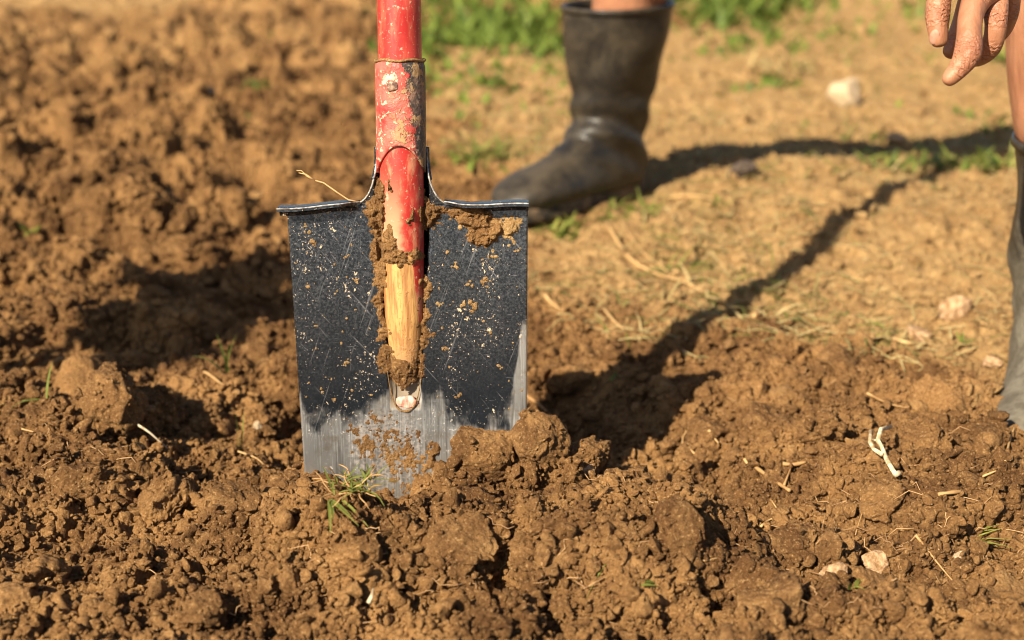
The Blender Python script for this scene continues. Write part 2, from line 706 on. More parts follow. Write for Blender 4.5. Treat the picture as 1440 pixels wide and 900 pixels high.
def clod_geo(seed, sub, crumb=1.0, ang=0.7, flat=1.0, lo=0.45, hi=0.85):
    v0, f = ICO[sub]
    rs = np.random.default_rng(seed)
    v = v0.copy()
    off = rs.uniform(-50, 50, 3)
    r = 1 + 0.28 * vn3(v * 1.1 + off, seed) + 0.14 * vn3(v * 2.3 + off, seed + 1)
    v = v * r[:, None]
    for _ in range(9):                                  # broken faces
        n = rs.normal(size=3); n /= np.linalg.norm(n)
        c = rs.uniform(lo, hi)
        dd = np.maximum(v @ n - c, 0)
        v = v - dd[:, None] * n * ang
    nrm = v0
    if sub >= 3:
        wv = v + 0.06 * np.stack([vn3(v * 5 + off + k, seed + 20 + k) for k in range(3)], 1)
        patch = 0.35 + 0.65 * sstep(vn3(v * 1.7 + off, seed + 9), -0.35, 0.35)
        d = 0.30 * domes3(wv, 0.42, seed + 3)
        d = d + 0.55 * patch * crumb * domes3(wv, 0.19, seed + 7)
        if sub >= 4:
            d = d + 0.75 * patch * crumb * domes3(v, 0.10, seed + 13)
        if sub >= 5:
            d = d + 0.8 * domes3(v, 0.055, seed + 17)
        d = d * 0.75 - 0.17 * (0.25 + 0.75 * patch) * crumb * turb3(wv, 0.5, seed + 31, 4 if sub >= 4 else 3) + 0.06
        v = v + nrm * (d - 0.06)[:, None]
    else:
        v = v + nrm * (0.16 * vn3(v * 4 + off, seed + 5))[:, None]
    v[:, 2] *= flat
    return v, f


CLOD_MESH = {}


def clod_mesh(kind, sub, var, mat):
    key = (kind, sub, var, mat.name)
    if key not in CLOD_MESH:
        crumb = {'crumbly': 1.0, 'smooth': 0.8}[kind]
        if kind == 'smooth':
            v, f = clod_geo(1500 + var * 37 + sub, sub, crumb, 0.88, 1.0, 0.50, 0.85)
            v = v * 1.05
        else:
            v, f = clod_geo(1000 + var * 37 + sub, sub, crumb, 0.8)
        me = mesh_np('clod', v, f)
        me.materials.append(mat)
        me['broken'] = kind == 'smooth'
        CLOD_MESH[key] = me
    return CLOD_MESH[key]


def hz(x, y):
    return float(hg(x, y))


def place_clod(px, py, wpx, asp, kind, sub, var, mat, sink=0.35, rot=None, depth=0.85, name='soil_clod'):
    """px, py = middle of the clod's visible foot; wpx = its width in the photograph"""
    s = px_per_m(px, py)
    g = G(px, py)
    rx = 0.5 * wpx / s * 0.98
    rz = rx * asp
    o = bpy.data.objects.new(name, clod_mesh(kind, sub, var, mat))
    link(o)
    z = G_Z.get((px, py), None)
    z = hz(g.x, g.y + rx * 0.5) if z is None else z
    z = min(max(z, -0.03), 0.035)
    o.location = (g.x, g.y + rx * 0.55, z + rz * (1 - 2 * sink) * 0.6)
    o.scale = (rx, rx * depth, rz)
    o.rotation_euler = rot or (RNG.uniform(-0.5, 0.5), RNG.uniform(-0.5, 0.5), RNG.uniform(0, 6.28))
    return o


G_Z = {}
HERO = [  # px, py(foot), width px, height/width, kind, label
    (690, 704, 120, 0.80, 'crumbly', 'rough brown clod heaped against the spade blade, right of its middle'),
    (757, 702, 110, 1.05, 'crumbly', 'tall crumbly peak of soil at the right corner of the spade blade'),
    (820, 690, 110, 0.62, 'crumbly', 'sloping clod right of the tall crumbly peak beside the blade'),
    (645, 688, 70, 0.75, 'crumbly', 'small crumbly clod pressed on the blade foot under the mud stain'),
    (892, 692, 100, 1.10, 'crumbly', 'upright blunt clod at the edge of the shaded hole'),
    (962, 700, 96, 0.72, 'crumbly', 'crumbly clod just right of the upright blunt clod'),
    (880, 738, 92, 0.80, 'smooth', 'clod with a pale chip in front of the upright blunt clod'),
    (665, 765, 104, 0.55, 'smooth', 'wide flat-topped clod in front of the spade blade'),
    (760, 768, 90, 0.70, 'crumbly', 'broken clod facing the camera below the tall crumbly peak'),
    (780, 806, 60, 0.70, 'smooth', 'rounded small clod above the grass blade in the foreground'),
    (648, 842, 110, 0.70, 'smooth', 'smooth-faced clod leaning over the dark crack in the foreground'),
    (745, 852, 92, 0.85, 'crumbly', 'split clod on the right side of the dark foreground crack'),
    (560, 832, 96, 0.55, 'smooth', 'flat slab of earth left of the dark foreground crack'),
    (500, 858, 90, 0.80, 'crumbly', 'dark edged clod beside the small white root in the foreground'),
    (960, 848, 112, 0.95, 'smooth', 'big smooth sandy-brown boulder of soil above the grass blade tip'),
    (1095, 908, 150, 0.60, 'smooth', 'smooth round lump at the bottom edge, left of the tan stones'),
    (1050, 856, 104, 0.40, 'smooth', 'long slanting slab of soil above the smooth round lump'),
    (1120, 800, 104, 0.65, 'crumbly', 'rooty clod right of the long slanting slab'),
    (1215, 830, 76, 0.70, 'crumbly', 'dark topped clod between the two foreground stones'),
    (1420, 835, 120, 0.75, 'smooth', 'large smooth clod cut off by the right edge of the photo'),
    (1245, 740, 96, 0.65, 'crumbly', 'clod tangled with fine roots under the white forked root'),
    (1030, 690, 90, 0.75, 'crumbly', 'crumbly clod beside the crossed straw stems'),
    (1090, 600, 100, 0.75, 'crumbly', 'smooth-sided clod at the far rim of the dug strip'),
    (1165, 640, 88, 0.65, 'crumbly', 'crumbly clod left of the white forked root'),
    (1330, 590, 110, 0.70, 'crumbly', 'crumbling clod left of the near boot'),
    (1300, 660, 92, 0.60, 'crumbly', 'clod behind the white forked root on its right'),
    (1400, 655, 90, 0.65, 'crumbly', 'clod below the near boot at the right edge'),
    (990, 590, 74, 0.70, 'crumbly', 'clod on the right lip of the shaded hole'),
    (152, 632, 140, 1.05, 'crumbly', 'big upright clod left of the spade with a root draped beside it'),
    (118, 547, 112, 1.05, 'crumbly', 'pointed clod behind the big upright clod on the left'),
    (60, 620, 90, 0.60, 'crumbly', 'rounded clod at the far left beside the green blade'),
    (248, 537, 84, 1.0, 'crumbly', 'steep pale clod in front of the arched green sprout'),
    (182, 480, 58, 0.65, 'smooth', 'sunlit clod left of the dark shadow patch'),
    (362, 470, 58, 0.65, 'smooth', 'sunlit round clod inside the dark shadow patch'),
    (225, 720, 110, 0.60, 'crumbly', 'coarse clod between the dark slot and the tall left clod'),
    (120, 715, 100, 0.70, 'crumbly', 'coarse clod at the left above the dark slot'),
    (320, 745, 120, 0.60, 'crumbly', 'wide crumbly clod over a black hollow'),
    (400, 700, 110, 0.55, 'crumbly', 'low mound of crumbs at the left foot of the blade'),
    (448, 720, 66, 0.95, 'smooth', 'small upright clod left of the grass tuft at the blade'),
    (130, 885, 56, 0.65, 'smooth', 'egg shaped clod at the bottom left'),
    (25, 882, 80, 0.75, 'crumbly', 'round clod in the bottom left corner'),
    (280, 905, 84, 0.60, 'smooth', 'smooth clod at the bottom edge, left of centre'),
    (500, 800, 80, 0.45, 'smooth', 'low clod under the trailing grass stems'),
    (60, 820, 80, 0.60, 'crumbly', 'small crumbly clod at the left edge below the dark slot'),
    (235, 296, 46, 0.60, 'smooth', 'blurred pinkish clod in the field left of the spade rim'),
    (1185, 525, 70, 0.45, 'crumbly', 'low clod at the edge of the trodden path'),
    (700, 118, 56, 0.60, 'smooth', 'blurred brown clod under the green grass at the back'),
    (800, 515, 86, 0.60, 'crumbly', 'sunlit clod right of the blade above the shaded hole'),
]


def build_clods():
    for i, (px, py, wp, asp, kind, label) in enumerate(HERO):
        sub = 5 if wp >= 84 and py > 560 else 4
        if py < 480: sub = 4
        mat = M_CLODDRY if (py > 790 and kind == 'smooth') or py < 480 else M_CLOD
        o = place_clod(px, py, wp, asp, kind, sub, (i * 4 + 2) % 9, mat, sink=0.30)
        tag(o, label, 'soil clod', 'clods of dug soil')
    # further clods that can be told apart, too alike to name singly
    LAND = [('tall crumbly peak at the blade corner', 752, 660), ('grass tuft at the blade', 495, 690), ('white forked root', 1240, 665), ('dark foreground crack', 700, 850),
            ('big upright clod on the left', 152, 600), ('dark slot in the soil', 150, 750), ('angular tan stone', 1238, 780), ('cube shaped tan stone', 1176, 825),
            ('green tuft at the right edge', 1360, 765), ('small white root tip', 522, 868), ('big smooth boulder of soil', 960, 820), ('smooth round lump at the bottom', 1095, 880),
            ('upright blunt clod', 892, 660), ('crossed straw stems', 1070, 690), ('near boot', 1420, 560), ('shaded hole', 880, 570), ('bottom left corner', 20, 890),
            ('black hollow left of the blade', 320, 740), ('long slanting slab', 1050, 835), ('wide flat-topped clod', 665, 750), ('bottom right corner', 1420, 890),
            ('shadow patch left of the blade', 280, 430), ('left end of the spade rim', 400, 290), ('worn red shaft', 560, 120), ('whitish pebble at the upper left', 90, 68),
            ('pale pebble in the field', 296, 145), ('green seedling at the left edge', 42, 320), ('blurred pinkish clod', 235, 285), ('arched green sprout', 318, 500), ('pinkish stones', 1330, 450)]
    used = set()

    def auto_label(px, py, kind, wp, far):
        size = 'tiny' if wp < 26 else 'small' if wp < 33 else 'middling' if wp < 40 else 'larger'
        for nm, lx, ly in sorted(LAND, key=lambda q: math.hypot(px - q[1], (py - q[2]) * 1.4)):
            dx, dy = px - lx, py - ly
            dirs = ('just ' if math.hypot(dx, dy) < 60 else '') 
            v = 'below' if dy > 0 else 'above'
            h = 'right' if dx > 0 else 'left'
            if abs(dy) < 0.35 * abs(dx): pos = f'{dirs}{h} of'
            elif abs(dx) < 0.35 * abs(dy): pos = f'{dirs}{v}'
            else: pos = f'{dirs}{v} and {h} of'
            lab = f"{size} {'blurred' if far else 'crumbly' if kind == 'crumbly' else 'smooth'} clod {pos} the {nm}"
            if lab not in used:
                used.add(lab)
                return lab
    zones_l = [
        ('crumbly brown clod among the dug soil in front of the spade', (0, 1440, 700, 900), 80, 22, 48),
        ('blurred clod in the tilled field behind and left of the spade', (0, 520, 40, 540), 120, 16, 46),
        ('crumbly clod in the dug strip right of the spade', (860, 1420, 520, 700), 38, 18, 44),
    ]
    for label, (x0, x1, y0, y1), n, w0, w1 in zones_l:
        k = 0
        while k < n:
            px, py = RNG.uniform(x0, x1), RNG.uniform(y0, y1)
            g = G(px, py)
            if abs(g.x - SPX) < 0.11 and abs(g.y - SPY) < 0.05: continue
            if abs(px - 570) < 190 and py < 700: continue
            fm, _ = zones(np.array([g.x]), np.array([g.y]))
            if fm[0] > 0.3: continue
            wp = w0 + (w1 - w0) * RNG.random() ** 2
            sc = 0.55 + 0.45 * (py / 540) if 'blurred' in label else 1
            mat = M_CLODDRY if ('blurred' in label or RNG.random() < 0.35) else M_CLOD
            kd = 'crumbly' if RNG.random() < 0.7 else 'smooth'
            o = place_clod(px, py, wp * sc, RNG.uniform(0.55, 0.95), kd,
                           4 if py > 560 else 3, int(RNG.integers(0, 9)), mat, sink=0.25, depth=RNG.uniform(0.7, 1.1))
            tag(o, auto_label(px, py, kd, wp, 'blurred' in label), 'soil clod', 'loose clods, ' + label.split(' clod ')[1])
            k += 1


build_clods()


def build_crumbs():
    """loose crumbs of soil: stuff, spread with geometry nodes over stored points"""
    W, ys, us = GRID['W'], GRID['ys'], GRID['us']
    rows = np.where((ys > 0.70) & (ys < 6.5))[0]; cols = np.where(np.abs(us) < 0.50)[0]
    Q = W[np.ix_(rows, cols)]
    Nv = np.cross(np.gradient(Q, axis=1), np.gradient(Q, axis=0))
    ar = np.linalg.norm(Nv, axis=2)
    Nv = Nv / (ar[..., None] + 1e-12)
    Tq = np.clip(GRID['T'].reshape(len(ys), len(us))[np.ix_(rows, cols)], 0, 1)
    wgt = (ar / (ys[rows][:, None] ** 2) * (0.55 + 0.45 * Tq)).ravel()
    n = 105000
    idx = RNG.choice(len(wgt), n, p=wgt / wgt.sum())
    p = Q.reshape(-1, 3)[idx]; nn = Nv.reshape(-1, 3)[idx]; firm = 1 - Tq.ravel()[idx]
    size = 0.0012 * (1 - RNG.random(n) * 0.988) ** -0.42
    size = np.minimum(size, 0.0065) * np.where(firm > 0.5, 0.8, 1.0) * np.clip(p[:, 1] / 1.0, 1.0, 3.0) ** 0.6
    pts = [p + nn * (size * RNG.uniform(0.1, 0.95, n))[:, None]]; sizes = [size]; firms = [firm]
    # crumbs clinging to the larger clods
    for o in [q for q in COL.objects if q.name.startswith('soil_clod')]:
        me = o.data
        if len(me.vertices) < 2000: continue
        co = np.empty(len(me.vertices) * 3, np.float32); me.vertices.foreach_get('co', co); co = co.reshape(-1, 3)
        k = int((26 + 50 * (o.scale[0] / 0.03) ** 2) * (0.6 if me['broken'] else 1))
        c = co[RNG.integers(0, len(co), k)] * 1.01
        M_ = np.array(Matrix.LocRotScale(o.location, o.rotation_euler, o.scale))
        pts.append(c @ M_[:3, :3].T + M_[:3, 3]); sizes.append(np.minimum(0.0011 * (1 - RNG.random(k) * 0.985) ** -0.42, 0.0045)); firms.append(np.zeros(k))
    p = np.concatenate(pts); size = np.concatenate(sizes); firm = np.concatenate(firms)
    bad = (np.abs(p[:, 0] - SPX) < 0.10) & (np.abs(p[:, 1] - SPY) < 0.010)
    p, size, firm = p[~bad], size[~bad], firm[~bad]
    x, y, z = p.T
    n = len(x)
    me = bpy.data.meshes.new('soil_crumbs')
    me.vertices.add(n)
    me.vertices.foreach_set('co', np.stack([x, y, z], 1).astype(np.float32).ravel())
    a = me.attributes.new('scl', 'FLOAT_VECTOR', 'POINT')
    sv = size[:, None] * RNG.uniform(0.75, 1.3, (n, 3))
    a.data.foreach_set('vector', sv.astype(np.float32).ravel())
    a = me.attributes.new('rot', 'FLOAT_VECTOR', 'POINT')
    a.data.foreach_set('vector', RNG.uniform(0, 6.28, (n, 3)).astype(np.float32).ravel())
    a = me.attributes.new('pick', 'INT', 'POINT')
    a.data.foreach_set('value', RNG.integers(0, 8, n).astype(np.int32))
    attr(me, 'dry', np.maximum(firm, sstep(y, 1.3, 4.5) * 0.38) + RNG.uniform(-0.10, 0.22, n))
    o = bpy.data.objects.new('soil_crumbs', me)
    link(o)
    o['kind'] = 'stuff'
    src = bpy.data.collections.new('crumb_shapes')
    for k in range(8):
        v, f = clod_geo(3000 + k, 3 if k < 5 else 2, 0.55, 0.95, 1.0, 0.30, 0.72)
        v = v * 1.25
        m2 = mesh_np('crumb', v, f)
        m2.materials.append(M_CRUMB)
        src.objects.link(bpy.data.objects.new('crumb', m2))
    ng = bpy.data.node_groups.new('scatter_crumbs', 'GeometryNodeTree')
    ng.interface.new_socket('Geometry', in_out='INPUT', socket_type='NodeSocketGeometry')
    ng.interface.new_socket('Geometry', in_out='OUTPUT', socket_type='NodeSocketGeometry')
    gi = ng.nodes.new('NodeGroupInput'); go = ng.nodes.new('NodeGroupOutput')
    ci = ng.nodes.new('GeometryNodeCollectionInfo')
    ci.inputs['Collection'].default_value = src
    ci.inputs['Separate Children'].default_value = True
    ci.inputs['Reset Children'].default_value = True
    ip = ng.nodes.new('GeometryNodeInstanceOnPoints')

    def named(nm, typ):
        q = ng.nodes.new('GeometryNodeInputNamedAttribute')
        q.data_type = typ
        q.inputs['Name'].default_value = nm
        return q.outputs['Attribute']
    L = ng.links.new
    L(gi.outputs[0], ip.inputs['Points'])
    L(ci.outputs[0], ip.inputs['Instance'])
    ip.inputs['Pick Instance'].default_value = True
    L(named('pick', 'INT'), ip.inputs['Instance Index'])
    L(named('rot', 'FLOAT_VECTOR'), ip.inputs['Rotation'])
    L(named('scl', 'FLOAT_VECTOR'), ip.inputs['Scale'])
    L(ip.outputs[0], go.inputs[0])
    md = o.modifiers.new('scatter', 'NODES')
    md.node_group = ng
    print('crumbs', n)


build_crumbs()


# ------------------------------------------------------------------ the spade
TILT = R(7.5)
SPADE_M = Matrix.Translation((SPX, SPY, 0)) @ Matrix.Rotation(-TILT, 4, 'X')
SPADE_I = SPADE_M.inverted()


def SL(px, py, y=0.0):
    """pixel -> spade coordinates (x across, z up the shaft) on its plane of depth y"""
    o = SPADE_I @ Vector((0, 0, CH))
    d = (SPADE_I.to_3x3() @ Vector(ray(px, py)))
    t = (y - o.y) / d.y
    p = o + d * float(t)
    return p


T_RIM = SL(570, 286).z
T_NECK = SL(563, 236).z
T_SOCK = SL(565, 86, -0.019).z
T_APEX = SL(547, 205, -0.019).z
T_WOOD = SL(565, 358, -0.015).z
T_TIP = SL(568, 536, -0.006).z
T_POCK = SL(570, 576).z
XS = SL(565, 250).x            # shaft axis
XL, XR = SL(405, 300).x, SL(742, 300).x
XLB, XRB = SL(430, 672).x, SL(740, 640).x
print('spade', T_RIM, T_NECK, T_SOCK, T_APEX, T_WOOD, T_TIP, T_POCK, XS, XL, XR, XLB, XRB)


def spade_mats():
    out = {}
    # steel blade: dark mill scale above, scoured bright below
    m, t, b = new_mat('blade_steel')
    k = NT(t)
    o = k.objc()
    x, y, z = k.sep(o)
    wob = k.noise(o, 28, 4)
    wob2 = k.noise(o, 90, 5, 0.6, (1, 1, 0.35))
    lim = k.math('ADD', k.math('MULTIPLY', k.math('SUBTRACT', wob, 0.5), 0.075), k.math('ADD', k.math('MULTIPLY', k.math('SUBTRACT', wob2, 0.5), 0.024), k.math('MULTIPLY', k.math('SUBTRACT', k.noise(o, 420, 4, 0.7, (1, 1, 0.25)), 0.5), 0.015)))
    # wear line dips beside the pocket and climbs at the right edge
    dx = k.math('SUBTRACT', x, XS)
    up = k.math('MULTIPLY', k.rng(k.math('ABSOLUTE', dx), 0.05, 0.0), 0.016)
    pk = k.math('MULTIPLY', k.rng(k.math('ABSOLUTE', dx), 0.0150, 0.0110), 0.055)
    up = k.math('MAXIMUM', up, pk)
    edge = k.math('MULTIPLY', k.rng(x, XR - 0.016, XR - 0.003), 0.070)
    edgel = k.math('MULTIPLY', k.rng(x, XL + 0.014, XL + 0.002), 0.03)
    line = k.math('ADD', k.math('ADD', k.math('ADD', up, edge), edgel), lim)
    zz = k.math('SUBTRACT', z, line)
    T0 = SL(470, 588).z
    worn = k.rng(zz, T0 + 0.009, T0 - 0.007)
    c = k.mix(k.noise(o, 40, 5, 0.6), (0.018, 0.022, 0.030), (0.050, 0.060, 0.078))
    sky_sheen = k.math('MULTIPLY', k.rng(k.noise(o, 520, 6, 0.8), 0.42, 0.66), k.rng(k.math('ADD', z, k.math('MULTIPLY', k.noise(o, 22, 3), 0.12)), 0.11, 0.27, 0.10, 0.80))
    c = k.mix(sky_sheen, c, (0.190, 0.212, 0.245))  # blue-grey sky reflection painted into the steel colour, stronger towards the top
    # fine scratches
    sA = k.noise(o, 900, 2, 0.5, (1.0, 1.0, 0.035))
    sB = k.noise(o, 700, 2, 0.5, (0.10, 1.0, 1.0))
    mp = k.n('ShaderNodeMapping'); mp.inputs['Rotation'].default_value = (0, 0.7, 0)
    k.l(o, mp.inputs['Vector'])
    sC = k.noise(mp.outputs[0], 600, 2, 0.5, (1.0, 1.0, 0.02))
    mp = k.n('ShaderNodeMapping'); mp.inputs['Rotation'].default_value = (0, -0.35, 0)
    k.l(o, mp.inputs['Vector'])
    sD = k.noise(mp.outputs[0], 520, 2, 0.5, (1.0, 1.0, 0.02))
    sC = k.math('MAXIMUM', sC, sD)
    scr = k.math('MAXIMUM', k.rng(sA, 0.68, 0.80, 0, 0.6), k.math('MAXIMUM', k.rng(sB, 0.66, 0.76, 0, 0.7), k.rng(sC, 0.663, 0.74, 0, 0.85)))
    c = k.mix(k.math('MULTIPLY', scr, k.rng(k.noise(o, 30, 3), 0.35, 0.65, 0.25, 0.85)), c, (0.34, 0.35, 0.37))
    bright = k.mix(k.noise(o, 60, 5, 0.65, (1, 1, 0.25)), (0.22, 0.217, 0.21), (0.54, 0.53, 0.515))
    bright = k.mix(k.rng(sA, 0.50, 0.70, 0, 0.6), bright, (0.74, 0.74, 0.73))
    bright = k.mix(k.rng(k.noise(o, 300, 3, 0.6, (1, 1, 0.06)), 0.52, 0.68, 0, 0.6), bright, (0.13, 0.125, 0.12))
    bright = k.mix(k.rng(k.noise(o, 55, 5, 0.7), 0.50, 0.68, 0, 0.55), bright, (0.24, 0.185, 0.13))
    c = k.mix(worn, c, bright)
    # dried spatter
    dst = k.noise(o, 19, 5, 0.65)
    sp1 = k.noise(o, 260, 4, 0.6, (1, 1, 0.8), 0.6)
    sp2 = k.noise(o, 620, 3, 0.55)
    th = k.rng(dst, 0.38, 0.66, 0.075, -0.055, False)
    dry1 = k.rng(k.math('SUBTRACT', sp1, th), 0.655, 0.685)
    dry2 = k.rng(k.math('SUBTRACT', sp2, th), 0.655, 0.70, 0, 0.85)
    spat = k.math('MULTIPLY', k.math('MAXIMUM', dry1, dry2), k.rng(worn, 0.0, 1.0, 1.0, 0.35))
    c = k.mix(spat, c, k.mix(k.noise(o, 80, 3), (0.40, 0.26, 0.13), (0.64, 0.52, 0.36)))
    # brown film on the lower middle
    film_d = k.math('ADD', k.math('POWER', k.math('MULTIPLY', k.math('SUBTRACT', x, SL(545, 630).x), 24), 2.0),
                    k.math('POWER', k.math('MULTIPLY', k.math('SUBTRACT', z, SL(545, 630).z), 22), 2.0))
    film = k.math('MULTIPLY', k.rng(film_d, 0.9, 0.05), k.rng(k.noise(o, 330, 6, 0.75), 0.44, 0.62, 0, 0.75))
    c = k.mix(film, c, k.mix(k.noise(o, 240, 4, 0.7), (0.075, 0.034, 0.013), (0.19, 0.095, 0.036)))
    pkt = k.math('MULTIPLY', k.rng(k.math('ABSOLUTE', dx), 0.0135, 0.0115), k.math('MULTIPLY', k.rng(z, T_POCK - 0.002, T_POCK + 0.003), k.rng(z, T_TIP + 0.03, T_TIP + 0.01)))
    c = k.mix(pkt, c, k.mix(k.noise(o, 200, 4), (0.12, 0.092, 0.062), (0.27, 0.22, 0.16)))
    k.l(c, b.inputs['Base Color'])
    dirt = k.math('MAXIMUM', k.math('MAXIMUM', spat, pkt), film)
    k.l(k.math('MULTIPLY', k.rng(dirt, 0, 1, 0.85, 0.0), 1.0), b.inputs['Metallic'])
    k.l(k.math('ADD', k.math('ADD', 0.27, k.math('MULTIPLY', worn, 0.10)), k.math('MULTIPLY', dirt, 0.5), True), b.inputs['Roughness'])
    h = k.math('ADD', k.math('MULTIPLY', spat, 1.0), k.math('MULTIPLY', scr, -0.12))
    k.bump(h, 0.5, 0.0008, b)
    out['steel'] = m
    # red painted shaft, worn to bare wood at its foot
    m, t, b = new_mat('shaft_paint')
    k = NT(t)
    o = k.objc()
    x, y, z = k.sep(o)
    grain = k.noise(o, 160, 5, 0.6, (1, 1, 0.045))
    grain2 = k.noise(o, 700, 3, 0.6, (1, 1, 0.03))
    wood = k.mix(k.rng(grain, 0.35, 0.65), (0.28, 0.120, 0.034), (0.56, 0.305, 0.100))
    wood = k.mix(k.rng(grain2, 0.48, 0.66, 0, 0.75), wood, (0.24, 0.10, 0.030))
    red = k.mix(k.rng(k.noise(o, 35, 4), 0.35, 0.7), (0.37, 0.018, 0.014), (0.50, 0.052, 0.038))
    fade = k.rng(k.noise(o, 120, 5, 0.65, (1, 1, 0.3)), 0.47, 0.68, 0, 0.7)
    fade = k.math('MULTIPLY', k.math('MAXIMUM', fade, k.math('MULTIPLY', k.rng(z, T_NECK + 0.01, T_RIM - 0.03), k.rng(k.math('ADD', x, k.math('MULTIPLY', k.noise(o, 160, 4), 0.012)), XS + 0.012, XS + 0.002))), k.rng(z, T_RIM + 0.17, T_RIM + 0.02, 0.3, 0.9))
    red = k.mix(fade, red, (0.58, 0.30, 0.165))
    pale = k.math('MULTIPLY', k.rng(k.noise(o, 210, 4, 0.62), 0.595, 0.70), 0.75)
    red = k.mix(pale, red, (0.62, 0.36, 0.24))
    grit = k.rng(k.noise(o, 480, 3, 0.6), 0.62, 0.70, 0, 0.8)
    red = k.mix(grit, red, (0.42, 0.27, 0.14))
    lim = k.math('ADD', z, k.math('MULTIPLY', k.math('SUBTRACT', k.noise(o, 120, 6, 0.7), 0.5), 0.034))
    lim = k.math('ADD', lim, k.math('MULTIPLY', k.rng(x, XS + 0.007, XS + 0.013), 0.055))
    bare = k.rng(lim, T_WOOD + 0.0015, T_WOOD - 0.001)
    c = k.mix(bare, red, wood)
    soil = k.math('MULTIPLY', k.rng(z, T_TIP + 0.040, T_TIP + 0.012), k.rng(k.noise(o, 260, 4, 0.6), 0.36, 0.54))
    c = k.mix(soil, c, (0.36, 0.19, 0.075))
    k.l(c, b.inputs['Base Color'])
    k.l(k.math('ADD', 0.42, k.math('MULTIPLY', k.math('MAXIMUM', bare, soil), 0.3)), b.inputs['Roughness'])
    h = k.math('ADD', k.math('MULTIPLY', k.math('MAXIMUM', pale, grit), 1.0), k.math('ADD', k.math('MULTIPLY', grain, 0.3), k.math('MULTIPLY', soil, 1.2)))
    h = k.math('ADD', h, k.math('MULTIPLY', bare, -0.8))
    k.bump(h, 0.6, 0.0006, b)
    out['shaft'] = m
    # socket: red paint knocked off down the right-hand side to black iron
    m, t, b = new_mat('socket_paint')
    k = NT(t)
    o = k.objc()
    x, y, z = k.sep(o)
    red = k.mix(k.rng(k.noise(o, 60, 4), 0.35, 0.7), (0.40, 0.030, 0.025), (0.54, 0.125, 0.095))
    bald = k.rng(k.math('ADD', x, k.math('ADD', k.math('MULTIPLY', k.math('SUBTRACT', k.noise(o, 120, 5, 0.65), 0.5), 0.024), k.rng(z, T_APEX, T_SOCK, -0.0045, 0.0045, False))), XS + 0.0075, XS + 0.0095)
    iron = k.mix(k.noise(o, 300, 4, 0.6), (0.018, 0.017, 0.017), (0.075, 0.068, 0.062))
    c = k.mix(bald, red, iron)
    pale = k.rng(k.noise(o, 260, 4, 0.6), 0.555, 0.62)
    c = k.mix(k.math('MULTIPLY', pale, k.rng(bald, 0, 1, 0.85, 0.3)), c, k.mix(k.noise(o, 90, 2), (0.66, 0.40, 0.27), (0.70, 0.52, 0.34)))
    c = k.mix(k.rng(k.noise(o, 38, 6, 0.72), 0.46, 0.66, 0, 0.55), c, (0.46, 0.255, 0.165))
    mud = k.math('MULTIPLY', k.rng(k.noise(o, 75, 5, 0.65), 0.54, 0.59), k.rng(x, XS - 0.012, XS + 0.004))
    c = k.mix(mud, c, (0.36, 0.22, 0.10))
    chip_d = k.math('ADD', k.math('POWER', k.math('SUBTRACT', x, SL(549, 114, -0.019).x), 2.0),
                    k.math('POWER', k.math('MULTIPLY', k.math('SUBTRACT', z, SL(549, 114, -0.019).z), 0.8), 2.0))
    chip = k.math('MULTIPLY', k.rng(k.math('ADD', chip_d, k.math('MULTIPLY', k.math('SUBTRACT', k.noise(o, 190, 4, 0.6), 0.5), 0.00011)), 0.000036, 0.000026), k.rng(k.noise(o, 420, 3), 0.34, 0.46))
    c = k.mix(chip, c, (0.66, 0.46, 0.32))
    k.l(c, b.inputs['Base Color'])
    k.l(k.math('ADD', 0.46, k.math('MULTIPLY', k.math('MAXIMUM', pale, mud), 0.4)), b.inputs['Roughness'])
    h = k.math('ADD', k.math('MULTIPLY', k.math('MAXIMUM', pale, mud), 1.0), k.math('ADD', k.math('MULTIPLY', bald, -0.6), k.noise(o, 400, 3)))
    k.bump(h, 0.8, 0.0010, b)
    out['socket'] = m
    out['mud'] = soil_mat('dried_mud', const=0.25)
    out['palemud'] = soil_mat('pale_dried_mud', const=0.95)
    out['chip'] = plain('split_wood_chip', (0.58, 0.16, 0.12), (0.85, 0.60, 0.46), 300, 0.6, 0.6, 0.001, (1, 1, 0.2))
    out['edge'] = plain('bare_steel_edge', (0.12, 0.10, 0.085), (0.46, 0.44, 0.41), 260, 0.4, 0.2, 0.0005)
    out['rivet'] = plain('rivet_iron', (0.10, 0.055, 0.045), (0.42, 0.27, 0.19), 330, 0.5, 0.5, 0.0008)
    return out


def crumb_patch(name, polypx, n, rmin, rmax, mat, parent, yoff, seed, flat=0.6):
    """mud caked on a surface: one mesh of fused rough lumps inside a pixel outline"""
    rs = np.random.default_rng(seed)
    pg = np.array([[SL(a, b).x, SL(a, b).z] for a, b in polypx])
    lo, hi = pg.min(0), pg.max(0)
    vs = []; fs = []; off = 0; k = 0
    while k < n:
        q = rs.uniform(lo, hi)
        sd = poly_sd(np.array([q[0]]), np.array([q[1]]), pg)[0]
        if sd < 0.0: continue
        r = rs.uniform(rmin, rmax) * min(1.0, 0.45 + sd / (rmax * 1.6))
        v, f = clod_geo(int(rs.integers(1, 9000)), 3, 1.2, 0.7)
        ang = rs.uniform(0, 6.28)
        c, s = math.cos(ang), math.sin(ang)
        v = v @ np.array([[c, 0, s], [0, 1, 0], [-s, 0, c]])
        v = v * r * np.array([1, flat, 1]) + np.array([q[0], yoff(q[0], q[1]), q[1]])
        vs.append(v); fs.append(f + off); off += len(v); k += 1
    return obj(name, mesh_np(name, np.concatenate(vs), np.concatenate(fs)), mat, parent)


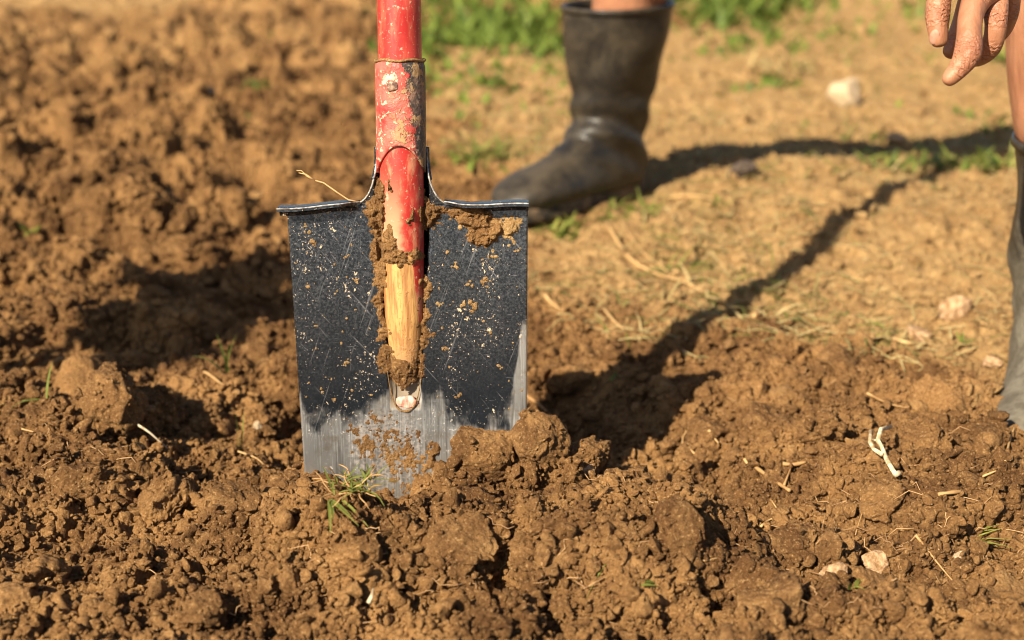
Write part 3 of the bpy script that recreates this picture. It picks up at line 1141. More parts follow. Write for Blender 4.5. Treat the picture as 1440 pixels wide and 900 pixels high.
def mud_sheet(name, polypx, th, mat, parent, yoff, seed, thin=False, step=0.00062):
    """mud smeared and caked on a surface: one continuous ragged layer with real thickness"""
    pg = np.array([[SL(a, b).x, SL(a, b).z] for a, b in polypx])
    lo, hi = pg.min(0) - 0.004, pg.max(0) + 0.004
    xs = np.arange(lo[0], hi[0], step); zs = np.arange(lo[1], hi[1], step)
    X, Z = np.meshgrid(xs, zs)
    x, z = X.ravel(), Z.ravel()
    sd = poly_sd(x, z, pg) + 0.0035 * fbm2(x / 0.007, z / 0.007, seed, 4, 0.6)
    wx = x + 0.001 * fbm2(x / 0.003, z / 0.003, seed + 40, 2); wz = z + 0.001 * fbm2(x / 0.003, z / 0.003, seed + 50, 2)
    if thin:
        m = fbm2(x / 0.0042, z / 0.0042, seed + 3, 4, 0.65) + 0.5 * fbm2(x / 0.014, z / 0.014, seed + 9, 2)
        h = th * np.clip(m - 0.12 + 60 * np.minimum(sd, 0.004) - 0.24, -1, 1) * (0.6 + 0.5 * fbm2(x / 0.002, z / 0.002, seed + 6, 2))
    else:
        body = sstep(sd, 0.0, 0.0075)
        h = th * body * (0.75 + 0.35 * fbm2(x / 0.011, z / 0.011, seed + 3, 3)) + body ** 0.5 * (0.55 * domes2(wx, wz, 0.0062, 0.8, seed + 11, 0.8) + 0.6 * domes2(wx, wz, 0.0030, 0.8, seed + 17, 0.8)
             - 0.0012 * np.abs(fbm2(wx / 0.004, wz / 0.004, seed + 23, 3)))
        h = np.where(sd > 0, h, -0.001)
    y = np.array([yoff(a, b) for a, b in zip(x, z)]) - np.maximum(h, -0.0006)
    F_ = grid_faces(len(zs), len(xs))
    keep = (h[F_] > 0).any(1)
    F_ = F_[keep]
    used = np.unique(F_)
    mp_ = np.zeros(len(x), np.int64); mp_[used] = np.arange(len(used))
    return obj(name, mesh_np(name, np.stack([x, y, z], 1)[used], mp_[F_]), mat, parent)


def chan(x, t):
    """front face of the blade: y at (x, t); the channel for the shaft runs back from it"""
    q = np.clip((t - T_POCK) / (T_RIM - T_POCK), 0, 1.3)
    wc = 0.0115 + 0.0115 * q
    dpt = 0.006 * sstep(q, 0, 0.1) + 0.0125 * q
    u = np.abs((x - XS) / wc)
    y = np.where(u < 1, dpt * np.sqrt(np.maximum(1 - u ** 2.6, 0)), 0)
    y = y * sstep(t, T_POCK - 0.002, T_POCK + 0.006)
    return y - 0.55 * (x - 0.0) ** 2


def surf(x, t):
    return float(chan(np.array([x]), np.array([t]))[0])


SHK = [  # t, centre y, rx, ry of the shaft going down
    (1.02, 0.0, 0.0165, 0.0165), (0.6, 0.0, 0.0168, 0.0168), (T_SOCK, 0.0, 0.0170, 0.0170), (T_NECK, 0.0, 0.0172, 0.0172),
    (T_RIM, 0.0003, 0.0172, 0.0165), (T_WOOD, 0.002, 0.0168, 0.0155), ((T_WOOD + T_TIP) / 2, 0.0035, 0.0155, 0.0125),
    (T_TIP + 0.03, 0.004, 0.0132, 0.0100), (T_TIP + 0.010, 0.0042, 0.0108, 0.0080), (T_TIP + 0.001, 0.0045, 0.0085, 0.005), (T_TIP - 0.002, 0.0050, 0.002, 0.002)]


def build_spade():
    M = spade_mats()
    root = empty('spade', (SPX, SPY, 0))
    root.rotation_euler = (-TILT, 0, 0)
    tag(root, 'upright garden spade with worn red shaft, its dark square blade stuck in the soil', 'spade')
    # blade
    nr, nc = 150, 130
    ts = np.linspace(-0.075, T_RIM - 0.001, nr)
    uu = np.linspace(0, 1, nc)
    q = np.clip((ts - SL(430, 672).z) / (T_RIM - SL(430, 672).z), -0.4, 1)
    xl = XLB + (XL - XLB) * q
    xr = XRB + (XR - XRB) * q
    X = xl[:, None] + (xr - xl)[:, None] * uu[None, :]
    Tt = np.repeat(ts[:, None], nc, 1)
    Y = chan(X, Tt)
    v = np.stack([X, Y, Tt], -1).reshape(-1, 3)
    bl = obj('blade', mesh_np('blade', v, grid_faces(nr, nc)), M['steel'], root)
    sm = bl.modifiers.new('thickness', 'SOLIDIFY'); sm.thickness = 0.0019; sm.offset = -1
    # neck strap, sweeping up from the shoulders into the socket
    nr, nc = 40, 60
    ts = np.linspace(T_RIM - 0.0015, T_NECK + 0.016, nr)
    rings = []
    rc = T_NECK + 0.010 - T_RIM
    for tt in ts:
        qq = np.clip((tt - T_RIM) / rc, 0, 1)
        hw = 0.0198 + 0.0170 * (1 - math.sqrt(max(0, 1 - (1 - qq) ** 2)))
        xx = XS + np.linspace(-hw, hw, nc)
        u = np.abs((xx - XS) / 0.0215)
        yy = np.where(u < 1, 0.0185 * np.sqrt(np.maximum(1 - u ** 2.4, 0)), 0) - 0.55 * xx ** 2 - 0.004 * qq * (u > 0.8)
        rings.append(np.stack([xx, yy, np.full(nc, tt)], 1))
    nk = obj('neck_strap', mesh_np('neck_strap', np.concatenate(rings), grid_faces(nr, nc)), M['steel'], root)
    sm = nk.modifiers.new('thickness', 'SOLIDIFY'); sm.thickness = 0.0022; sm.offset = -1
    edges = [[tuple(r[k_] + np.array([0, -0.0004, 0])) for r in rings] for k_ in (0, -1)]
    for e in edges:
        mb = MB()
        mb.tube(e, [0.0007] * (nr - 12) + [0.0007 - 0.00005 * i for i in range(12)], 6)
        mb.build('worn_lip', M['edge'], root)
    # treads: the top edge folded forward
    for (p0, p1, nm) in ((SL(395, 291).x, XS - 0.0335, 'l'), (XS + 0.0335, SL(743, 288).x, 'r')):
        n = 30
        rings = []
        for i in range(n):
            s = i / (n - 1)
            x = p0 + (p1 - p0) * s
            out = s if nm == 'l' else 1 - s                   # 0 at the outer end
            fold = 0.0125 * sstep(np.array(1 - out), 0.0, 0.25) * (1 - 0.25 * (1 - out) * 0) + 0.002
            fold = float(fold)
            y0 = -0.55 * min(abs(x), 0.0945) ** 2
            zt = T_RIM + (0.0022 if nm == 'r' else 0.002 - 0.003 * (1 - out)) + 0.0008 * math.sin(x * 90)
            prof = [(y0 + 0.0022, zt - 0.006), (y0 + 0.0022, zt - 0.001), (y0 + 0.0008, zt + 0.0005), (y0 - fold * 0.55, zt - 0.0002),
                    (y0 - fold, zt - 0.0012), (y0 - fold, zt - 0.0034), (y0 - fold * 0.55, zt - 0.0028), (y0 - 0.0012, zt - 0.0055), (y0 - 0.0004, zt - 0.008)]
            rings.append([(x, a, b_) for a, b_ in prof])
        v, f = loft(np.array(rings), True, True)
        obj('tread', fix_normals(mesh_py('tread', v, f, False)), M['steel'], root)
        # bright worn lip along the fold
        mb = MB()
        pts = []
        for r in rings:
            pts.append((r[4][0], r[4][1] - 0.0002, r[4][2] + 0.0002))
        mb.tube(pts, 0.0006, 6)
        mb.build('worn_lip', M['edge'], root)
    # shaft
    n = 40
    a = np.arange(n) * 2 * math.pi / n
    K = 90
    tt = np.concatenate([np.linspace(1.02, T_SOCK, 20), np.linspace(T_SOCK, T_TIP - 0.002, 90)[1:]])
    tk = np.array([s[0] for s in SHK])[::-1]
    cols = [np.interp(tt, tk, np.array([s[j] for s in SHK])[::-1]) for j in (1, 2, 3)]
    rings = np.stack([np.stack([XS + cols[1][i] * np.cos(a), cols[0][i] + cols[2][i] * np.sin(a), np.full(n, tt[i])], 1) for i in range(len(tt))])
    v, f = loft(rings, True, True)
    obj('shaft', fix_normals(mesh_py('shaft', v, f)), M['shaft'], root)
    # socket with its open V
    n, kk = 64, 40
    a = np.arange(n) * 2 * math.pi / n              # 0 = +x, -pi/2 = front
    fr = np.clip(-np.sin(a), 0, 1)
    low = (T_NECK - 0.002) + (T_APEX - T_NECK + 0.002) * fr ** 1.8
    low = np.where(np.sin(a) > 0, T_NECK - 0.004, low)
    rings = []
    for j in range(kk):
        s = j / (kk - 1)
        t_ = T_SOCK + (low - T_SOCK) * s
        r = 0.0196 + 0.0004 * np.sin(3 * a + 5 * s) * s - 0.0007 * (s < 0.03)
        rings.append(np.stack([XS + r * np.cos(a), r * np.sin(a), t_], 1))
    v, f = loft(np.array(rings))
    so = obj('socket', fix_normals(mesh_py('socket', v, f)), M['socket'], root)
    sm = so.modifiers.new('thickness', 'SOLIDIFY'); sm.thickness = 0.0021; sm.offset = -1
    # rivet
    rp = SL(552, 121, -0.020)
    v, f = ICO[3]
    obj('rivet', mesh_np('rivet', clod_geo(63, 3, 0.5, 0.3)[0] * np.array([0.0040, 0.0022, 0.0045]) + np.array([rp.x, -math.sqrt(max(0, 0.0196 ** 2 - (rp.x - XS) ** 2)), rp.z]), f), M['rivet'], root)
    # collar of dried paint and dust at the mouth of the socket
    mb = MB()
    mb.tube([(XS + 0.0192 * math.cos(q), 0.0192 * math.sin(q), T_SOCK + 0.0006 + 0.0006 * math.sin(5 * q)) for q in np.linspace(0, 2 * math.pi, 50)], 0.0011, 6)
    mb.build('dust_ring', M['palemud'], root)
    # wood chip in the pocket, raised lips of the pocket
    v, f = clod_geo(77, 3, 0.6, 0.6)
    cp = SL(570, 562)
    obj('wood_chip', mesh_np('wood_chip', v * np.array([0.0100, 0.0032, 0.0058]) + np.array([cp.x, 0.0000, cp.z - 0.001]), f), M['chip'], root)
    mb = MB()
    lip = []
    for s in np.linspace(-0.8, 0.8, 41):
        tq = T_POCK - 0.001 + 0.055 * abs(s) ** 2.2
        qn = (tq - T_POCK) / (T_RIM - T_POCK)
        wc = (0.0115 + 0.0115 * max(qn, 0)) * (1 - (1 - abs(s)) ** 2.4) * (1 if s > 0 else -1) * 1.04
        lip.append((XS + wc, -0.0012 - 0.55 * (XS + wc) ** 2, tq))
    mb.tube(lip, [0.0003 + 0.0009 * (1 - abs(s)) ** 1.2 * (0.8 + 0.3 * math.sin(17 * s)) for s in np.linspace(-1, 1, 41)], 8)
    mb.build('pocket_lip', M['palemud'], root)
    # grip far above the frame
    mb = MB()
    mb.tube([(XS, 0, 1.0), (XS - 0.03, 0, 1.04), (XS - 0.055, 0, 1.09), (XS - 0.055, 0, 1.12)], 0.011, 10)
    mb.tube([(XS, 0, 1.0), (XS + 0.03, 0, 1.04), (XS + 0.055, 0, 1.09), (XS + 0.055, 0, 1.12)], 0.011, 10)
    mb.tube([(XS - 0.062, 0, 1.115), (XS, 0, 1.118), (XS + 0.062, 0, 1.115)], 0.014, 12)
    mb.build('grip', M['rivet'], root)
    # caked mud
    sh = lambda x, t: -0.004
    shaft_f = lambda x, t: -math.sqrt(max(0, 1 - min(1, abs(x - XS) / 0.0175) ** 2)) * 0.0165 + 0.001
    def over(x, t):
        if abs(x - XS) < 0.0168:
            q = np.clip((t - T_TIP) / (T_WOOD - T_TIP), 0, 1)
            rx = 0.0112 + 0.0056 * q; ry = 0.0080 + 0.0075 * q
            u = abs(x - XS) / rx
            if u < 1: return max(-math.sqrt(1 - u * u) * ry + 0.0045 * (1 - q), -0.0168)
        return min(surf(x, t) if t < T_RIM - 0.002 else 0.004, 0.004)
    gut = lambda x, t: max(min(over(x, t), 0.0), -0.006) if abs(x - XS) > 0.010 else over(x, t)
    mud_sheet('caked_mud', [(512, 287), (533, 246), (553, 250), (551, 285), (539, 330), (532, 356), (522, 345), (512, 305)], 0.0085, M['mud'], root, gut, 31)
    mud_sheet('caked_mud', [(520, 335), (548, 318), (557, 345), (575, 353), (588, 345), (592, 362), (560, 366), (541, 370), (536, 420), (524, 400)], 0.0022, M['mud'], root, over, 33)
    mud_sheet('caked_mud', [(577, 230), (589, 242), (602, 274), (622, 288), (645, 290), (624, 302), (614, 326), (597, 320), (577, 306), (588, 285), (584, 260)], 0.0055, M['mud'], root, gut, 35)
    mud_sheet('caked_mud', [(616, 287), (674, 286), (694, 300), (706, 320), (702, 341), (682, 350), (660, 340), (646, 314), (632, 300)], 0.0065, M['mud'], root, lambda x, t: surf(x, t), 37)
    mud_sheet('dried_splash', [(692, 314), (714, 302), (736, 303), (735, 320), (716, 329), (700, 324)], 0.0018, M['palemud'], root, lambda x, t: surf(x, t), 39)
    mud_sheet('caked_mud', [(525, 368), (541, 364), (546, 400), (541, 430), (546, 480), (552, 524), (537, 530), (527, 470), (529, 430)], 0.0016, M['mud'], root, gut, 41)
    mud_sheet('caked_mud', [(592, 385), (607, 400), (603, 440), (606, 475), (595, 528), (583, 533), (590, 470), (594, 430)], 0.0016, M['mud'], root, gut, 43)
    mud_sheet('caked_mud', [(538, 496), (560, 508), (592, 500), (590, 528), (573, 545), (552, 532)], 0.0016, M['mud'], root, over, 45)
    mud_sheet('mud_smear', [(494, 598), (528, 582), (552, 598), (588, 610), (592, 650), (606, 694), (565, 694), (540, 660), (508, 632)], 0.0011, M['mud'], root, lambda x, t: surf(x, t), 47, True)
    mud_sheet('caked_mud', [(594, 630), (616, 626), (621, 658), (598, 664)], 0.0030, M['mud'], root, lambda x, t: surf(x, t), 49)
    mud_sheet('caked_mud', [(731, 575), (741, 575), (741, 593), (733, 596)], 0.0018, M['mud'], root, lambda x, t: surf(x, t), 51)
    crumb_patch('mud_crumbs', [(520, 600), (545, 600), (580, 612), (585, 650), (600, 690), (570, 690), (545, 655)], 70, 0.0006, 0.0017, M['mud'], root, lambda x, t: surf(x, t) - 0.0003, 9, 0.5)
    # thin flakes of dried mud spread over the blade
    rs = np.random.default_rng(5)
    vs = []; fs = []; off = 0
    spots = [(430, 320, 6), (440, 342, 5), (640, 372, 6), (692, 356, 6), (668, 432, 8), (660, 400, 6), (680, 395, 6), (655, 428, 6), (690, 470, 4), (620, 430, 4), (485, 510, 5),
             (455, 548, 4), (703, 517, 4), (645, 557, 4), (600, 380, 4), (650, 318, 5), (720, 340, 5), (728, 352, 4), (500, 395, 4), (488, 360, 4), (470, 560, 3), (625, 487, 5)]
    for i in range(200):
        spots.append((rs.uniform(412, 735), rs.uniform(302, 575), 0.8 + 2.2 * rs.random() ** 3))
    for (a_, b_, r_) in spots:
        p = SL(a_, b_)
        if abs(p.x - XS) < 0.024: continue
        for _ in range(1 if r_ < 3 else 4):
            v, f = clod_geo(int(rs.integers(1, 9000)), 2, 1, 0.8)
            r = r_ / 1780 * (1 if r_ < 3 else rs.uniform(0.35, 0.75))
            q = np.array([p.x, 0, p.z]) + (0 if r_ < 3 else 1) * np.array([rs.uniform(-1, 1), 0, rs.uniform(-1, 1)]) * r_ / 1780
            q[1] = surf(q[0], q[2]) - 0.0001
            vs.append(v * r * np.array([rs.uniform(0.6, 1.3), 0.35, rs.uniform(0.6, 1.3)]) + q)
            fs.append(f + off); off += len(v)
    fl = obj('mud_flecks', mesh_np('mud_flecks', np.concatenate(vs), np.concatenate(fs)), M['palemud'], root)
    fl['kind'] = 'stuff'
    return root


build_spade()

# pale root fibre caught on the left tread
mb = MB()
mb.tube([SPADE_M @ SL(*p, -0.012) for p in ((506, 284), (490, 281), (475, 271), (455, 257), (441, 253), (430, 245), (420, 243))], [0.0006] * 6 + [0.0003], 6, 0.9)
mb.tube([SPADE_M @ SL(*p, -0.013) for p in ((442, 253), (432, 248), (424, 240), (417, 240))], [0.0005, 0.0005, 0.0004, 0.0003], 6, 0.9)
tag(mb.build('root_fibre', M_STRAW), 'thin pale root fibre hanging off the left tread of the spade', 'root fibre')


# ------------------------------------------------------------------ the person
def interp_rings(K, n):
    K = np.array(K, float)
    s = np.concatenate([[0], np.cumsum(np.hypot(np.diff(K[:, 0] + K[:, 2]), np.diff(K[:, 1] + K[:, 3])) + 0.01)])
    q = np.linspace(0, s[-1], n)
    out = []
    for j in range(K.shape[1]):                        # Catmull-Rom style via finite-difference hermite
        m = np.gradient(K[:, j], s)
        i = np.clip(np.searchsorted(s, q) - 1, 0, len(s) - 2)
        h = s[i + 1] - s[i]
        t = (q - s[i]) / h
        out.append((2 * t ** 3 - 3 * t ** 2 + 1) * K[i, j] + (t ** 3 - 2 * t ** 2 + t) * h * m[i] + (-2 * t ** 3 + 3 * t ** 2) * K[i + 1, j] + (t ** 3 - t ** 2) * h * m[i + 1])
    return np.stack(out, 1)


BOOT = [  # front x,z ; back x,z ; half width
    (0.082, 0.292, -0.084, 0.298, 0.072), (0.079, 0.25, -0.081, 0.25, 0.069), (0.073, 0.20, -0.073, 0.20, 0.061), (0.066, 0.158, -0.064, 0.152, 0.053),
    (0.066, 0.128, -0.060, 0.110, 0.047), (0.078, 0.108, -0.064, 0.072, 0.044), (0.097, 0.095, -0.072, 0.042, 0.043),
    (0.116, 0.086, -0.068, 0.016, 0.043), (0.136, 0.079, -0.030, 0.010, 0.043), (0.160, 0.072, 0.030, 0.010, 0.045),
    (0.186, 0.066, 0.090, 0.010, 0.049), (0.212, 0.058, 0.150, 0.010, 0.049), (0.235, 0.046, 0.200, 0.011, 0.041), (0.249, 0.033, 0.232, 0.014, 0.026), (0.253, 0.025, 0.248, 0.019, 0.008)]


BOOT_FAR = [(fx * (0.94 if fx > 0.12 else 1.0), fz, bx * (0.94 if bx > 0.1 else 1.0), bz, w_ * 1.05) for fx, fz, bx, bz, w_ in BOOT]
BOOT_WIDE = [(fx + (0.010 if 0.05 < fz < 0.21 else 0.0), fz, bx, bz, w_ + (0.026 if 0.05 < fz < 0.17 else 0.014 if fz < 0.21 and fz > 0.05 else 0.004)) for fx, fz, bx, bz, w_ in BOOT]


def boot_mats():
    out = []
    for nm, dust in (('rubber_dark', 0.30), ('rubber_dusty', 0.62)):
        m, t, b = new_mat(nm)
        k = NT(t)
        o = k.objc()
        z = k.sep(o)[2]
        base = k.mix(k.noise(o, 12, 4), (0.009, 0.008, 0.007), (0.026, 0.022, 0.018))
        d = k.noise(o, 14, 7, 0.72, None, 0.4)
        d2 = k.noise(o, 70, 4, 0.6)
        low = k.rng(z, 0.27, 0.05, -0.06, 0.30) if dust > 0.5 else k.rng(z, 0.12, 0.02, 0.0, 0.1)
        f = k.rng(k.math('ADD', k.math('ADD', d, k.math('MULTIPLY', d2, 0.18)), low), (0.60 if dust < 0.5 else 0.72) - dust * 0.36, (0.90 if dust < 0.5 else 1.12) - dust * 0.34, 0.0, dust + 0.16)
        c = k.mix(f, base, (0.115, 0.088, 0.054) if dust < 0.5 else k.mix(k.rng(k.noise(o, 45, 5, 0.7), 0.35, 0.65), (0.105, 0.088, 0.062), (0.215, 0.188, 0.140)))
        k.l(c, b.inputs['Base Color'])
        k.l(k.math('ADD', 0.34, k.math('MULTIPLY', f, 0.42)), b.inputs['Roughness'])
        b.inputs['Specular IOR Level'].default_value = 0.30
        k.bump(k.math('ADD', d2, k.math('ADD', k.noise(o, 300, 3), k.math('MULTIPLY', d, 2.0))), 0.4, 0.002, b)
        out.append(m)
    return out


M_BOOTS = boot_mats()
M_SOLE = plain('boot_sole', (0.03, 0.026, 0.022), (0.19, 0.13, 0.075), 60, 0.8, 0.4, 0.002)


def build_boot(parent, base, pos, heading, mat, lean, label=None, scale=1.0, prof=None):
    """pos = world point under the ankle; heading = angle of the toe direction"""
    n = 56
    rg = interp_rings(prof or BOOT, 80)
    a = np.arange(n) * 2 * math.pi / n
    rings = []
    for i, (fx, fz, bx, bz, w_) in enumerate(rg):
        c = np.array([(fx + bx) / 2, (fz + bz) / 2]); h = np.array([(fx - bx) / 2, (fz - bz) / 2])
        ca, sa = np.cos(a), np.sin(a)
        sx = np.sign(ca) * np.abs(ca) ** 0.9
        sy = np.sign(sa) * np.abs(sa) ** 0.85
        xx = c[0] + h[0] * sx; zz = c[1] + h[1] * sx; yy = w_ * sy
        # creases round the ankle
        wr = (0.35 if scale < 1 else 1.0) * 0.0045 * math.exp(-((i - 31) / 9.0) ** 2) * np.sin(i * 0.75 + 2.2 * np.cos(a) + 1.5 * np.sin(a)) + 0.0018 * np.sin(i * 0.33 + 3 * a) * math.exp(-((i - 18) / 14.0) ** 2)
        xx = xx + wr * ca; yy = yy + wr * sa
        xx = xx + lean[0] * np.maximum(zz - 0.13, 0); yy = yy + lean[1] * np.maximum(zz - 0.13, 0)
        rings.append(np.stack([xx, yy, zz], 1))
    rings = np.array(rings)
    top = rings[0]
    v, f = loft(rings, False, True)
    c, s = math.cos(heading), math.sin(heading)

    def W(v):
        v = np.asarray(v, float) * scale
        return np.stack([v[:, 0] * c - v[:, 1] * s, v[:, 0] * s + v[:, 1] * c, v[:, 2]], 1)
    loc = Vector(pos) - Vector(base)
    bo = obj('boot', fix_normals(mesh_py('boot', W(v), f)), mat, parent, loc)
    sm = bo.modifiers.new('thickness', 'SOLIDIFY'); sm.thickness = 0.003; sm.offset = -1
    if label:
        bo['label'] = label
    # rolled rim
    mb = MB()
    ctr = top.mean(0)
    loop = [tuple(p) for p in (top - ctr) * np.array([1.012, 1.012, 1]) + ctr + np.array([0, 0, -0.004])]
    prof = [(-0.002, -0.005), (0.0018, -0.005), (0.0026, 0.0), (0.0018, 0.0035), (-0.002, 0.0035)]
    rr = []
    for p in top:
        d = p - ctr; d[2] = 0; L = np.linalg.norm(d); d = d / L
        rr.append([p + d * q[0] + np.array([0, 0, q[1] - 0.003]) for q in prof])
    rr = np.array(rr)
    vv = rr.reshape(-1, 3); nn = len(prof)
    ff = []
    for i in range(n):
        for j in range(nn):
            ff.append((i * nn + j, ((i + 1) % n) * nn + j, ((i + 1) % n) * nn + (j + 1) % nn, i * nn + (j + 1) % nn))
    obj('rim', fix_normals(mesh_py('rim', W(vv), ff)), mat, bo)
    # outsole with heel
    m = 44
    out = []
    for q in np.linspace(0, 2 * math.pi, m, endpoint=False):
        x = 0.090 + 0.168 * math.cos(q)
        wid = 0.044 + 0.008 * math.cos(q - 0.0) - 0.009 * math.exp(-((x - 0.03) / 0.05) ** 2)
        out.append((x, wid * (abs(math.sin(q)) ** 0.8) * (1 if math.sin(q) > 0 else -1)))
    out = np.array(out)
    cc = out.mean(0)
    rr = [np.stack([(out[:, 0] - cc[0]) * k_ + cc[0], (out[:, 1] - cc[1]) * k_ + cc[1], np.where(out[:, 0] < 0.015, zl, np.maximum(zl, zl + 0.008 * (zl < 0)))], 1) for k_, zl in ((0.97, 0.024), (1.0, 0.020), (1.0, 0.004), (0.97, -0.010))]
    v, f = loft(np.array(rr), True, True)
    obj('sole', fix_normals(mesh_py('sole', W(v), f)), M_SOLE, bo)
    return bo, Vector(W(top).mean(0)) + Vector(pos)


def skin_mat():
    m, t, b = new_mat('skin')
    k = NT(t)
    o = k.objc()
    n1 = k.noise(o, 18, 4)
    n2 = k.noise(o, 120, 4, 0.6)
    c = k.mix(k.rng(n1, 0.3, 0.7), (0.270, 0.112, 0.056), (0.390, 0.185, 0.100))
    c = k.mix(k.rng(n2, 0.52, 0.75, 0, 0.28), c, (0.26, 0.090, 0.05))
    k.l(c, b.inputs['Base Color'])
    b.inputs['Roughness'].default_value = 0.48
    b.inputs['Subsurface Weight'].default_value = 0.12
    b.inputs['Subsurface Radius'].default_value = (0.006, 0.002, 0.001)
    return m


def skin_folds(m, knuckles):
    """creases across the backs of the finger joints, redder skin over them, fine skin relief everywhere"""
    t = m.node_tree
    b = t.nodes['Principled BSDF']
    k = NT(t)
    o = k.objc()
    wob = k.noise(o, 260, 3)
    folds = None; red = None
    for (p, d, r) in knuckles:
        sb = k.n('ShaderNodeVectorMath', operation='SUBTRACT'); k.l(o, sb.inputs[0]); sb.inputs[1].default_value = p
        ln = k.n('ShaderNodeVectorMath', operation='LENGTH'); k.l(sb.outputs[0], ln.inputs[0])
        dt = k.n('ShaderNodeVectorMath', operation='DOT_PRODUCT'); k.l(sb.outputs[0], dt.inputs[0]); dt.inputs[1].default_value = d
        msk = k.rng(ln.outputs['Value'], r * 1.55, r * 0.75)
        wv = k.math('SINE', k.math('ADD', k.math('MULTIPLY', dt.outputs['Value'], 6.283 / 0.0042), k.math('MULTIPLY', wob, 13.0)))
        f = k.math('MULTIPLY', wv, msk)
        folds = f if folds is None else k.math('ADD', folds, f)
        red = msk if red is None else k.math('MAXIMUM', red, msk)
    old = b.inputs['Base Color'].links[0].from_socket
    c = k.mix(k.math('MULTIPLY', red, 0.35), old, (0.33, 0.115, 0.062))
    c = k.mix(k.math('MULTIPLY', k.rng(folds, -0.35, -1.0), 0.30), c, (0.22, 0.075, 0.038))
    k.l(c, b.inputs['Base Color'])
    cr = k.noise(o, 330, 5, 0.65, (1.5, 1.5, 0.45))
    vein = k.noise(o, 48, 2, 0.5, (1.2, 1.2, 0.35))
    n1 = k.bump(k.math('MULTIPLY', folds, k.rng(k.noise(o, 150, 3), 0.3, 0.65)), 0.75, 0.0009, None)
    n2 = k.bump(vein, 0.6, 0.0060, None, n1)
    k.bump(cr, 0.4, 0.0014, b, n2)


M_SKIN = skin_mat()
M_NAIL = plain('nail', (0.33, 0.160, 0.105), (0.42, 0.225, 0.155), 200, 0.5, 0.1, 0.0003)
M_SHORTS = plain('shorts_cloth', (0.05, 0.055, 0.07), (0.09, 0.095, 0.11), 40, 0.9, 0.3, 0.003)
M_SHIRT = plain('shirt_cloth', (0.16, 0.19, 0.24), (0.24, 0.27, 0.32), 40, 0.9, 0.3, 0.003)
M_HAIR = plain('hair', (0.05, 0.035, 0.025), (0.13, 0.10, 0.075), 300, 0.6, 0.6, 0.003)


def skin_obj(name, nodes, edges, root, mat, parent, base, lv=2):
    """nodes: dict name -> (Vector, rx[, ry])"""
    keys = list(nodes)
    me = bpy.data.meshes.new(name)
    me.from_pydata([tuple(Vector(nodes[k][0]) - Vector(base)) for k in keys], [(keys.index(a), keys.index(b)) for a, b in edges], [])
    o = obj(name, me, mat, parent)
    md = o.modifiers.new('skin', 'SKIN')
    md.use_smooth_shade = True
    md.branch_smoothing = 0.35
    sv = me.skin_vertices[0].data
    for i, k in enumerate(keys):
        r = nodes[k][1:]
        sv[i].radius = (r[0], r[-1])
        sv[i].use_root = (k == root)
    ss = o.modifiers.new('subdivision', 'SUBSURF')
    ss.levels = lv; ss.render_levels = lv
    return o


